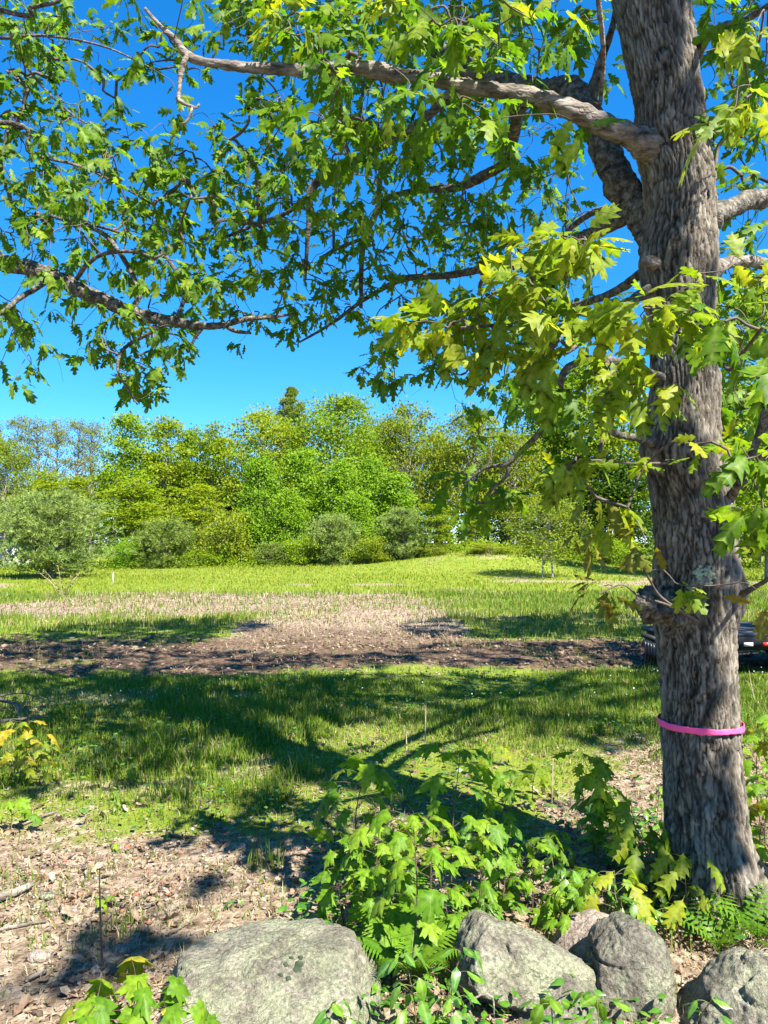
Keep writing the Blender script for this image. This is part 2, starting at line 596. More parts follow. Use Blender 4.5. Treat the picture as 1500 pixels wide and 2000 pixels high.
def maple_leaf(fold=.15, curl=.2, seed=0):
    r = np.random.default_rng(seed)
    h = np.array([(.0, .0), (.14, -.05), (.34, -.06), (.30, .08), (.40, .14), (.28, .24), (.40, .38), (.56, .54), (.40, .52),
                  (.36, .62), (.16, .50), (.22, .72), (.13, .74), (0, 1)])
    out = np.vstack([h, np.stack([-h[-2:0:-1, 0], h[-2:0:-1, 1]], -1)])
    z = -fold * np.abs(out[:, 0]) * 1.2 - curl * np.clip(out[:, 1], 0, 1) ** 2 + .025 * r.normal(size=len(out))
    # ring half way in keeps the blade from looking flat
    c = np.array([0, .22])
    ring = c + (out - c) * .45
    zr = z * .3 + .03
    V = np.vstack([np.column_stack([out, z]), np.column_stack([ring, zr]), [[0, .22, 0]]])
    n = len(out)
    t = []
    for i in range(n):
        k = (i + 1) % n
        t += [[i, k, n + k], [i, n + k, n + i], [n + i, n + k, 2 * n]]
    return V, np.array(t)


def scatter(tmpl, pos, dirs, nrm, size, tint=None):
    """many copies of a leaf template as one V, T, tint"""
    V, T = tmpl
    d = unit(dirs)
    s = unit(np.cross(d, nrm))
    n = np.cross(s, d)
    W = (V[None, :, 0:1] * s[:, None] + V[None, :, 1:2] * d[:, None] + V[None, :, 2:3] * n[:, None]) * size[:, None, None] + pos[:, None]
    k, m = len(V), len(pos)
    TT = (T[None] + (np.arange(m) * k)[:, None, None]).reshape(-1, 3)
    tn = np.repeat(tint if tint is not None else rng.random(m), k)
    return W.reshape(-1, 3), TT, tn


def leaf_matrix(pos, d, n, s):
    d = unit(d)
    x = unit(np.cross(d, n))
    n = np.cross(x, d)
    m = np.eye(4)
    m[:3, 0], m[:3, 1], m[:3, 2], m[:3, 3] = x * s, d * s, n * s, pos
    return Matrix(m.tolist())


LEAFMESH = {}
for kind, mk in (('oak_leaf', OAK), ('oak_leaf_young', OAK), ('oak_leaf_bronze', OAK), ('herb_leaf', OVATE), ('lance', LANCE), ('ovate_young', OVATE)):
    LEAFMESH[kind] = []
    for v in range(6):
        VV, TT = strip_leaf(mk, fold=(.1, .25, .4, .2, .5, .3)[v], curl=(.1, .3, .45, .6, .2, .9)[v], wave=.02, seed=v)
        LEAFMESH[kind].append(mesh_np('leaf', VV, [TT], M[{'lance': 'herb_leaf', 'ovate_young': 'fern_leaf'}.get(kind, kind)], smooth=False))
for kind in ('maple_leaf', 'maple_leaf_yellow'):
    LEAFMESH[kind] = []
    for v in range(6):
        VV, TT = maple_leaf((.1, .3, .4, .2, .5, .3)[v], (.1, .25, .4, .5, .2, .8)[v], v)
        VV[:, 0] *= (1, .85, 1.1, .95, .8, 1.0)[v]
        LEAFMESH[kind].append(mesh_np('leaf', VV, [TT], M[kind], smooth=False))


for kind, mm in LEAFMESH.items():
    for me in mm:
        nv = len(me.vertices)
        rib = np.zeros(nv, np.float32)
        if 'maple' in kind:
            rib[-1] = 1
            rib[13] = .95
            rib[len(rib) * 0 + nv // 2 + 13] = 1
        else:
            rib[:nv // 3] = 1
        a = me.attributes.new('rib', 'FLOAT', 'POINT')
        a.data.foreach_set('value', rib)


def leaf_obj(kind, parent, base, pos, d, n, s, k):
    o = bpy.data.objects.new('leaf', LEAFMESH[kind][k % 6])
    COL.objects.link(o)
    o.parent = parent
    o.matrix_basis = leaf_matrix(np.asarray(pos) - base, d, n, s)
    return o


def clusters_to_leaves(pts, outdir, nleaf, size, r, droop=.45, spread=1.0):
    """leaves bunched round each twig tip"""
    m = len(pts)
    cnt = r.integers(nleaf[0], nleaf[1] + 1, m)
    idx = np.repeat(np.arange(m), cnt)
    N = len(idx)
    rnd = unit(r.normal(size=(N, 3)) * np.array([1, 1, .5]))
    d = unit(.55 * outdir[idx] + spread * rnd + np.array([0, 0, -droop]))
    nrm = unit(np.array([0, -.15, .75]) + .6 * r.normal(size=(N, 3)) + .45 * SUN)
    pos = pts[idx] + d * .02 + r.normal(size=(N, 3)) * np.array([.03, .03, .012])
    s = size[idx] * r.uniform(.5, 1.15, N)
    return pos, d, nrm, s, idx


def grow_twigs(mb, nodes, pts, r, rmax=.018, rbase=.0017, seg=4, wob=.10):
    """join every leaf bunch to the nearest wood: a spanning tree, thicker towards the limb"""
    nodes = np.asarray(nodes)
    n = len(pts)
    D = np.linalg.norm(pts[:, None] - nodes[None], axis=-1)
    best = D.min(1)
    par = -D.argmin(1) - 1            # negative: limb node
    done = np.zeros(n, bool)
    order = []
    for _ in range(n):
        b = np.where(done, 1e9, best)
        k = int(b.argmin())
        done[k] = True
        order.append(k)
        dd = np.linalg.norm(pts - pts[k], axis=-1) * 1.12
        up = (dd < best) & ~done
        best[up] = dd[up]
        par[up] = k
    cnt = np.ones(n)
    for k in order[::-1]:
        if par[k] >= 0:
            cnt[par[k]] += cnt[k]
    out = np.zeros((n, 3))
    for k in order:
        a = nodes[-par[k] - 1] if par[k] < 0 else pts[par[k]]
        b = pts[k]
        L = np.linalg.norm(b - a) + 1e-6
        out[k] = (b - a) / L
        if par[k] >= 0:
            out[k] = unit(out[k] + .4 * out[par[k]])
        m1 = a + (b - a) * .35 + r.normal(size=3) * L * wob + np.array([0, 0, .07 * L])
        m2 = a + (b - a) * .7 + r.normal(size=3) * L * wob + np.array([0, 0, .05 * L])
        ra = min(rbase * cnt[k] ** .52 + .001, rmax)
        p, rr = resample([a, m1, m2, b], [ra, ra * .9, ra * .8, max(ra * .6, .0012)], max(L / 6, .03))
        mb.add(*sweep(p, rr, seg, cap=False)[:2])
    return out

# ------------------------------------------------------------------ the marked oak
TR = [  # py, left, right of the trunk
    (-160, 1165, 1325), (0, 1190, 1338), (100, 1212, 1352), (200, 1238, 1370), (280, 1240, 1382), (350, 1256, 1396), (420, 1262, 1400),
    (500, 1254, 1403), (560, 1258, 1402), (640, 1272, 1404), (750, 1280, 1413), (830, 1266, 1416), (880, 1258, 1420),
    (950, 1277, 1432), (1000, 1285, 1446), (1080, 1290, 1452), (1150, 1284, 1456), (1190, 1278, 1456), (1240, 1288, 1449),
    (1320, 1297, 1447), (1420, 1298, 1450), (1500, 1298, 1455), (1600, 1300, 1463), (1700, 1304, 1476), (1760, 1298, 1492), (1810, 1284, 1512)]
TY = 3.6
tz, txc, trd = [], [], []
for py, l, r_ in TR[::-1]:
    p1, p2 = P(l, py, TY), P(r_, py, TY)
    tz.append(p1[2]); txc.append((p1[0] + p2[0]) / 2); trd.append((p2[0] - p1[0]) / 2)
tz += [5.6, 6.8, 8.2, 9.8]; txc += [1.15, 1.05, 1.0, 1.02]; trd += [.15, .125, .09, .045]
tz, txc, trd = map(np.array, (tz, txc, trd))
OAKB = np.array([1.53, TY, 0.0])


def trunk_surface(th, z, off=0.0):
    xc, rd = np.interp(z, tz, txc), np.interp(z, tz, trd)
    yc = TY + .06 * np.sin(z * .9)
    u = np.stack([np.cos(th), np.sin(th)], -1)
    base = np.stack([xc + u[..., 0] * rd, yc + u[..., 1] * rd, z], -1)
    c = np.stack([u[..., 0] * .19, u[..., 1] * .19, z], -1)
    wz = .10 * vnoise(c * 7 + 9) + .03 * vnoise(c * 22)
    # long irregular plates: nearest and second nearest of jittered cells wrapped round the stem
    NU = 50
    cu = np.mod(th, 2 * pi) / (2 * pi) * NU + 1.1 * vnoise(np.stack([c[..., 0] * 8, c[..., 1] * 8, z * 5], -1) + 31) + .5 * vnoise(np.stack([c[..., 0] * 34, c[..., 1] * 34, z * 16], -1) + 3) + .25 * vnoise(np.stack([c[..., 0] * 80, c[..., 1] * 80, z * 60], -1) + 13)
    cv = z / .15 + .8 * vnoise(c * 6 + 70) + .3 * vnoise(c * 26 + 8)
    iu, iv = np.floor(cu), np.floor(cv)
    d1 = np.full(cu.shape, 9.0)
    d2_ = np.full(cu.shape, 9.0)
    pid = np.zeros(cu.shape)
    for du in (-1, 0, 1):
        for dv in (-1, 0, 1):
            a0, b0 = np.mod(iu + du, NU), iv + dv
            ju = iu + du + .5 + .46 * _h(a0, b0, b0 * 0 + 5)
            jv = b0 + .5 + .48 * _h(a0, b0, b0 * 0 + 6) + .5 * np.mod(iu + du, 2)
            dd = np.sqrt((cu - ju) ** 2 + (.75 * (cv - jv)) ** 2)
            nearer = dd < d1
            d2_ = np.where(nearer, d1, np.minimum(d2_, dd))
            pid = np.where(nearer, _h(a0, b0, b0 * 0 + 9), pid)
            d1 = np.where(nearer, dd, d1)
    ed_ = d2_ - d1
    f1 = np.exp(-(ed_ / (.20 + .10 * pid)) ** 1.5)
    b = vnoise(np.stack([c[..., 0] * 95, c[..., 1] * 95, (z + wz) * 26], -1) + 40)
    f2 = np.exp(-(b / .14) ** 2)
    f2 = np.maximum(f2, .8 * np.exp(-(vnoise(np.stack([c[..., 0] * 40, c[..., 1] * 40, z * 48], -1) + 90) / .10) ** 2))
    big = .012 * fbm(c * 5 + 2, 3)
    bump = .028 * np.exp(-(((z - 2.05) / .10) ** 2 + ((np.mod(th - 3.9 + pi, 2 * pi) - pi) / .8) ** 2))
    bump = bump + .03 * np.exp(-(((z - 1.42) / .10) ** 2 + ((np.mod(th + .35 + pi, 2 * pi) - pi) / .5) ** 2))
    bump = bump + .03 * np.exp(-(((z - 1.98) / .09) ** 2 + ((np.mod(th + .75 + pi, 2 * pi) - pi) / .45) ** 2))
    bump = bump + .022 * np.exp(-(((z - 3.0) / .10) ** 2 + ((np.mod(th - 4.2 + pi, 2 * pi) - pi) / .9) ** 2))
    fine = .003 * fbm(np.stack([c[..., 0] * 60, c[..., 1] * 60, z * 45], -1), 2)
    root = sm(.42, -.05, z) ** 1.6 * .10 * (np.sin(th * 5 + 1) + .45)
    plate = .004 * vnoise(np.stack([c[..., 0] * 30, c[..., 1] * 30, z * 16], -1) + 60)
    dsp = big + bump + root + 1.3 * fine + plate + .003 * pid - .015 * f1 - .005 * f2 * (1 - f1) + off - .005
    p = base + np.stack([u[..., 0] * dsp, u[..., 1] * dsp, 0 * z], -1)
    tint = .26 - .66 * f1 - .26 * f2 * (1 - f1) + .25 * fine / .003 + .16 * pid
    return p, tint


zz = np.concatenate([np.arange(-.12, 4.6, .0108), np.arange(4.6, 9.8, .06)])
NS = 256
TH, ZZ = np.meshgrid(np.arange(NS) * 2 * pi / NS, zz)
Vt, tt = trunk_surface(TH, ZZ)
i = np.arange(len(zz) - 1)[:, None] * NS
j = np.arange(NS)[None, :]
k = (j + 1) % NS
qt = np.stack([i + j, i + k, i + NS + k, i + NS + j], -1).reshape(-1, 4)
oak = thing('oak_tree', 'big oak with furrowed grey bark, wearing a pink ribbon band round its trunk', 'tree', tuple(OAKB))
link('trunk', mesh_np('trunk', Vt.reshape(-1, 3) - OAKB, [qt], M['bark'], tt.ravel(), smooth=True), oak)
# lichen on the bark
lb = MB()
for _ in range(46):
    a0, r0 = rng.uniform(0, 2 * pi), .045 * sqrt(rng.random())
    tcen, zcen = 4.48 + r0 * cos(a0) / .19, 1.50 + 1.15 * r0 * sin(a0)
    ang = np.arange(7) * 2 * pi / 7
    rr = rng.uniform(.005, .011) * (1 + .3 * rng.normal(size=7))
    pp, _t = trunk_surface(tcen + rr * np.cos(ang) / .19, zcen + rr * np.sin(ang), .001)
    cc, _t = trunk_surface(np.array([tcen]), np.array([zcen]), .006)
    lb.add(np.vstack([pp, cc]), t=[[7, a, (a + 1) % 7] for a in range(7)])
link('lichen', lb.mesh('lichen', M['lichen'], off=OAKB), oak, kind='stuff')

WOOD = {'oak': [], 'left': []}


def limb(tree, parent, base, path, mat='limb_bark', name='limb', amp=.10, seg=14, step=.03):
    """path: (px, py, depth, radius px at that depth)"""
    pts = [P(a, b, c) for a, b, c, r in path]
    rad = [r / F * c for a, b, c, r in path]
    return limb3(tree, parent, base, pts, rad, mat, name, amp, seg, step)


def limb3(tree, parent, base, pts, rad, mat='limb_bark', name='limb', amp=.10, seg=14, step=.03):
    p, r = resample(pts, rad, step)
    wob = fbm(np.stack([p * 3.1, p * 3.1 + 31, p * 3.1 + 77], 0), 2).T
    p = p + wob * np.minimum(r, .03)[:, None] * .6 * np.linspace(0, 1, len(p))[:, None].clip(0, .2) * 5
    rr = np.interp(np.arange(len(p)), np.arange(len(p)), r)
    dsp = lambda V, D: rr[:, None] * (amp * 1.6 * fbm(V * 16, 3) + amp * .9 * fbm(V * 55, 2) - amp * 1.2 * np.exp(-(vnoise(V * np.array([26, 40, 40])) / .2) ** 2))
    big = rad[0] > .012
    V, q, t = sweep(p, r, max(seg, 22) if big else 6, True, dsp if big else None)
    mb = MB().add(V, q, t)
    o = link(name, mb.mesh(name, M[mat], smooth=True, off=base), parent)
    WOOD[tree].append(p[::max(1, int(.06 / step))])
    return o


T = ('oak', oak, OAKB)
limb(*T, [(1300, 300, 3.6, 40), (1258, 284, 3.52, 32), (1228, 268, 3.5, 25), (1190, 250, 3.46, 21), (1130, 222, 3.42, 19), (1060, 196, 3.4, 20), (1000, 182, 3.4, 17), (930, 168, 3.4, 15), (880, 160, 3.4, 15),
          (800, 150, 3.42, 15), (735, 138, 3.45, 18), (690, 134, 3.45, 13), (620, 138, 3.5, 12), (520, 132, 3.5, 11), (420, 122, 3.5, 9), (368, 105, 3.5, 8), (345, 78, 3.5, 7), (318, 55, 3.5, 5.5), (300, 36, 3.5, 4), (283, 16, 3.5, 2.4)], 'dead_wood', 'dead_limb', amp=.17, seg=18, step=.02)
limb(*T, [(368, 105, 3.5, 5.5), (356, 130, 3.48, 5.5), (351, 170, 3.46, 4.5), (350, 196, 3.45, 4), (374, 208, 3.45, 3.4), (384, 210, 3.45, 2.8), (389, 202, 3.45, 2)], 'dead_wood', 'dead_branch')
limb(*T, [(376, 209, 3.45, 3), (370, 226, 3.45, 3), (362, 240, 3.45, 2.6), (350, 243, 3.45, 1.6)], 'dead_wood', 'dead_branch')
limb(*T, [(1330, 520, 3.62, 55), (1275, 445, 3.72, 42), (1238, 398, 3.8, 35), (1205, 350, 3.85, 32), (1185, 300, 3.9, 30), (1160, 245, 3.95, 29), (1140, 205, 4.0, 27), (1110, 172, 4.08, 25), (1050, 172, 4.2, 23), (960, 150, 4.45, 20), (850, 90, 4.8, 17), (760, -20, 5.2, 14), (640, -180, 5.6, 10)], amp=.16, seg=20, step=.025)
limb(*T, [(1150, 215, 3.98, 14), (1160, 160, 3.95, 12), (1178, 100, 3.9, 8), (1196, 50, 3.85, 6), (1215, -60, 3.8, 4)])
limb(*T, [(1172, 205, 3.5, 4), (1179, 120, 3.35, 4.5), (1176, 60, 3.25, 5), (1170, -20, 3.15, 5.5), (1180, -150, 3.1, 6)], 'dead_wood')
limb(*T, [(1380, 430, 3.7, 30), (1410, 412, 3.9, 21), (1450, 398, 4.1, 19), (1500, 390, 4.3, 18), (1620, 360, 4.8, 15), (1800, 260, 5.4, 10)], amp=.14)
limb(*T, [(1380, 540, 3.7, 22), (1412, 516, 3.9, 13), (1460, 512, 4.1, 12), (1520, 514, 4.3, 11), (1700, 480, 4.7, 8)], 'dead_wood')
limb(*T, [(1350, 110, 3.6, 22), (1380, 78, 3.45, 10), (1410, 50, 3.3, 8), (1450, 40, 3.2, 7), (1505, 8, 3.0, 6), (1600, -60, 2.7, 4)])
limb(*T, [(1225, 420, 3.8, 17), (1190, 440, 3.95, 15), (1150, 458, 4.2, 13), (1100, 480, 4.5, 11), (1040, 510, 4.9, 9), (960, 525, 5.3, 8), (870, 540, 5.6, 7), (790, 545, 5.9, 6), (720, 580, 6.1, 4.5), (650, 630, 6.3, 3.5), (585, 668, 6.5, 2)])
limb(*T, [(1275, 525, 3.6, 14), (1235, 545, 3.75, 10), (1190, 572, 4.0, 8), (1120, 600, 4.3, 7), (1040, 620, 4.6, 5), (960, 640, 4.9, 3.5)])
limb(*T, [(1275, 560, 3.6, 12), (1200, 610, 3.3, 9), (1150, 650, 3.15, 7), (1090, 690, 3.0, 6), (1000, 640, 2.85, 4.5), (900, 640, 2.75, 3)])
limb(*T, [(1215, 420, 3.85, 10), (1170, 410, 4.1, 7), (1120, 440, 4.4, 6), (1095, 465, 4.6, 4)])
limb(*T, [(1060, 180, 4.2, 16), (1012, 212, 4.5, 14), (1004, 262, 4.8, 13), (985, 318, 5.1, 11), (930, 350, 5.4, 10), (880, 366, 5.6, 8), (800, 375, 5.7, 6), (748, 392, 5.8, 6), (712, 465, 5.8, 6), (706, 530, 5.8, 5), (705, 600, 5.9, 4)])
limb(*T, [(900, 158, 4.6, 10), (830, 230, 4.8, 9), (740, 290, 5.0, 9), (650, 330, 5.2, 9), (608, 372, 5.3, 8), (604, 430, 5.3, 5), (598, 520, 5.4, 3.5), (597, 545, 5.4, 2)])
limb(*T, [(606, 384, 5.3, 5), (560, 415, 5.4, 4.5), (500, 440, 5.5, 4), (440, 462, 5.5, 3), (390, 466, 5.6, 2)])
limb(*T, [(712, 465, 5.8, 4), (670, 480, 5.9, 3.5), (630, 500, 6.0, 2.5)])
limb(*T, [(1290, 740, 3.55, 12), (1180, 700, 3.3, 8), (1110, 715, 3.2, 7), (1092, 760, 3.2, 7), (1078, 800, 3.2, 7), (1050, 850, 3.25, 6.5), (1010, 890, 3.3, 6), (990, 908, 3.3, 5), (950, 914, 3.35, 3.5), (905, 945, 3.4, 2)])
limb(*T, [(992, 906, 3.3, 4), (992, 928, 3.32, 4), (975, 945, 3.35, 3), (950, 966, 3.4, 2.5)])
limb(*T, [(1275, 862, 3.55, 14), (1245, 856, 3.4, 7), (1205, 848, 3.3, 6.5), (1180, 830, 3.2, 5), (1155, 812, 3.15, 3.5)])
limb(*T, [(1185, 705, 3.25, 5), (1190, 760, 3.2, 5), (1182, 830, 3.2, 4.5), (1172, 885, 3.15, 3.5)], 'twig')
limb(*T, [(1420, 980, 3.6, 12), (1440, 950, 3.45, 8), (1462, 905, 3.35, 8), (1484, 850, 3.3, 9), (1496, 800, 3.25, 8), (1512, 720, 3.2, 6), (1530, 600, 3.1, 4)])
limb(*T, [(1440, 955, 3.45, 6), (1470, 920, 3.4, 6), (1500, 880, 3.3, 6), (1560, 820, 3.2, 4)])
limb(*T, [(1440, 1165, 3.6, 10), (1466, 1152, 3.4, 5), (1500, 1132, 3.2, 4.5), (1560, 1090, 3.0, 3)], 'twig')
limb(*T, [(1330, 1200, 3.6, 46), (1290, 1188, 3.5, 34), (1262, 1182, 3.42, 26), (1246, 1180, 3.4, 20)], 'limb_bark', 'broken_stub', amp=.35, seg=20, step=.012)
limb(*T, [(1285, 520, 3.6, 26), (1264, 514, 3.5, 13), (1254, 512, 3.46, 8)], 'dead_wood', 'broken_stub', amp=.2)
limb(*T, [(1365, 1215, 3.42, 3), (1340, 1200, 3.3, 3), (1290, 1165, 3.2, 2.6), (1266, 1126, 3.1, 2.4), (1240, 1080, 3.05, 2)], 'twig')
limb(*T, [(1345, 1204, 3.4, 3), (1300, 1180, 3.2, 2.4), (1250, 1165, 3.1, 2.2), (1216, 1142, 3.05, 1.8), (1170, 1160, 3.0, 1.4)], 'twig')
limb(*T, [(1320, 905, 3.4, 2.6), (1230, 905, 3.2, 2.4), (1150, 900, 3.1, 2.0), (1100, 930, 3.1, 1.6)], 'twig')
limb(*T, [(1390, 640, 3.5, 4), (1420, 720, 3.1, 4), (1450, 690, 2.7, 4), (1490, 640, 2.4, 4)], 'twig')
limb(*T, [(1330, 690, 3.4, 4), (1300, 660, 3.0, 4), (1250, 640, 2.7, 4), (1180, 640, 2.6, 3)], 'twig')
# boughs of the upper crown
for pts, rad in (([(1.15, 3.6, 5.4), (.2, 2.9, 6.9), (-.8, 2.2, 8.4), (-1.6, 1.6, 9.6)], [.06, .045, .028, .012]),
                 ([(1.1, 3.6, 6.2), (2.4, 3.0, 7.4), (4.0, 2.4, 8.8), (5.4, 1.8, 9.8)], [.06, .045, .028, .012]),
                 ([(1.05, 3.6, 6.9), (1.3, 4.6, 8.6), (1.7, 5.8, 10.2), (2.2, 7.0, 11.6)], [.055, .04, .026, .012]),
                 ([(1.05, 3.6, 7.6), (.0, 3.6, 9.2), (-1.2, 3.6, 10.8), (-2.0, 3.8, 12)], [.05, .036, .024, .012]),
                 ([(1.0, 3.6, 8.2), (2.2, 3.8, 9.8), (3.6, 4.4, 11.2), (5.0, 5.0, 12.2)], [.045, .034, .022, .012]),
                 ([(1.2, 3.5, 5.0), (1.6, 2.4, 6.2), (2.0, 1.2, 7.4), (2.4, 0.0, 8.4)], [.055, .04, .026, .012])):
    limb3(*T, pts, rad, amp=.1, step=.08)

# the neighbouring oak whose bough enters from beyond the picture
LB = np.array([-5.3, 4.6, 0.0])
loak = thing('oak_tree', 'neighbouring oak whose grey leafy bough reaches across the sky opposite the ribboned oak', 'tree', tuple(LB))
T2 = ('left', loak, LB)
limb3(*T2, [(-5.3, 4.6, -.1), (-5.3, 4.6, .5), (-5.25, 4.6, 2.0), (-5.2, 4.65, 4.0), (-5.25, 4.7, 6.5), (-5.2, 4.7, 9)], [.30, .25, .22, .19, .14, .05], 'bark', 'trunk', amp=.1, seg=40, step=.06)
limb(*T2, [(-640, 300, 4.7, 34), (-400, 420, 4.8, 26), (-200, 480, 4.9, 21), (-40, 506, 5.0, 18), (0, 512, 5.0, 17), (80, 530, 5.0, 16), (160, 566, 5.0, 15), (240, 604, 5.0, 14), (300, 622, 5.0, 12.5), (345, 632, 5.0, 11), (400, 637, 5.0, 8), (440, 634, 5.05, 6.5), (480, 622, 5.1, 5), (530, 618, 5.1, 4), (575, 612, 5.15, 2)], amp=.13, seg=16, step=.02)
limb(*T2, [(150, 545, 5, 5), (170, 515, 4.9, 4.5), (205, 495, 4.8, 4), (270, 493, 4.7, 3), (300, 505, 4.7, 2)], 'limb_bark')
limb(*T2, [(85, 553, 5, 6), (60, 572, 4.9, 5.5), (36, 586, 4.8, 5), (0, 612, 4.7, 4), (-40, 625, 4.7, 3)], 'limb_bark')
limb(*T2, [(330, 628, 5, 5), (290, 652, 5.0, 4), (245, 680, 5.0, 3.5), (230, 715, 5.0, 3), (240, 745, 5.0, 2.4), (268, 790, 5.0, 1.6)], 'limb_bark')
limb(*T2, [(395, 640, 5, 5), (385, 655, 5, 4), (372, 680, 5, 2.5)], 'limb_bark')
limb(*T2, [(440, 634, 5.05, 5), (455, 645, 5.0, 4.5), (490, 650, 5.0, 3)], 'limb_bark')
limb(*T2, [(260, 605, 5, 6), (270, 560, 5.1, 5), (215, 470, 5.2, 5), (160, 440, 5.3, 4), (100, 420, 5.4, 3)], 'limb_bark')
limb(*T2, [(345, 625, 5, 5), (360, 570, 5.2, 4), (330, 510, 5.3, 4), (280, 470, 5.4, 3), (150, 430, 5.5, 3)], 'limb_bark')
limb3(*T2, [(-5.2, 4.65, 4.6), (-4.2, 4.5, 5.3), P(0, 22, 4.5), P(60, 14, 4.5), P(125, -2, 4.5), P(240, -60, 4.5)], [.06, .045, .014, .012, .012, .01], amp=.08)
limb3(*T2, [(-5.2, 4.65, 3.8), (-4.2, 4.6, 4.0), P(0, 240, 4.9), P(60, 300, 5.0), P(170, 330, 5.0), P(300, 400, 5.1)], [.06, .04, .016, .012, .009, .006], amp=.08)
limb3(*T2, [P(0, 75, 4.6), P(90, 70, 4.6), P(200, 90, 4.6), P(290, 130, 4.7)], [.009, .008, .006, .004])
limb3(*T2, [P(0, 25, 4.5), P(60, 140, 4.7), P(150, 230, 4.8), P(230, 260, 4.8)], [.009, .008, .006, .004])

# leaf cover: rows of 50 px squares, 0..9, read off the photograph; each square becomes twig tips at the real distance of its bough
GRID = """
676221036688688878786454300456
787533225688888887787444300367
665534432335777788764432000278
543213421256777777654423000278
346320200486887787555332000388
635564045476898787544431000376
766767656777787785455542000033
877667665567636664555432000034
778666755676445566655440000034
763566775566455666555440000044
223555666675356533555440000034
313543665433665234555542000046
422455564535643135555400000055
541345651311113366564400000055
320554200000004655444000000055
000146100000000001456700000055
000002000000000000023400000055
""".split()
TIPS = {'oak': [], 'left': []}
rg = np.random.default_rng(5)
for rI, row in enumerate(GRID):
    for cI, ch in enumerate(row):
        dn = int(ch)
        if not dn:
            continue
        for layer in range(2):
            cx = cI * 50 + 25
            if cx < 540:
                tree = 'left'
                dep = rg.uniform(4.3, 5.6) if layer == 0 else rg.uniform(5.2, 6.4)
            elif cx < 1180:
                tree = 'oak'
                if rI < 6:
                    dep = rg.uniform(3.0, 3.9) if layer == 0 else rg.uniform(4.4, 6.2)
                elif rI < 9:
                    dep = rg.uniform(4.0, 5.4) if layer == 0 else rg.uniform(5.4, 6.8)
                else:
                    dep = rg.uniform(5.0, 6.3) if layer == 0 else rg.uniform(5.8, 7.2)
            else:
                tree = 'oak'
                dep = rg.uniform(4.2, 5.6)
                if rI < 5 and cx > 1380:
                    dep = rg.uniform(3.2, 4.4) if layer == 0 else rg.uniform(4.5, 6)
            leafpx = .13 * F / dep
            cover = (dn / 9) ** 1.4 * (.95 if cx < 540 else 1.05) * 2500 * (2.0 if layer == 0 else 1.5) * (1.15 if rI < 6 and 500 < cx < 1150 else 1)
            n = cover / (6.2 * .17 * leafpx ** 2)
            n = int(n) + (rg.random() < n % 1)
            for _ in range(n):
                d2 = dep + rg.normal() * .25
                p = P(cI * 50 + rg.uniform(-4, 54), rI * 50 + rg.uniform(-14, 44), d2)
                TIPS[tree].append((*p, .122, 0))
# the same boughs go on a little beyond the upper and outer edge of the view
for _ in range(110):
    p = P(rg.uniform(-250, 1000), rg.uniform(-260, -5), rg.uniform(3.2, 6))
    TIPS['left' if p[0] < -1 else 'oak'].append((*p, .12, 0))
for _ in range(60):
    p = P(rg.uniform(-300, -10), rg.uniform(-50, 700), rg.uniform(4.3, 6))
    TIPS['left'].append((*p, .12, 0))
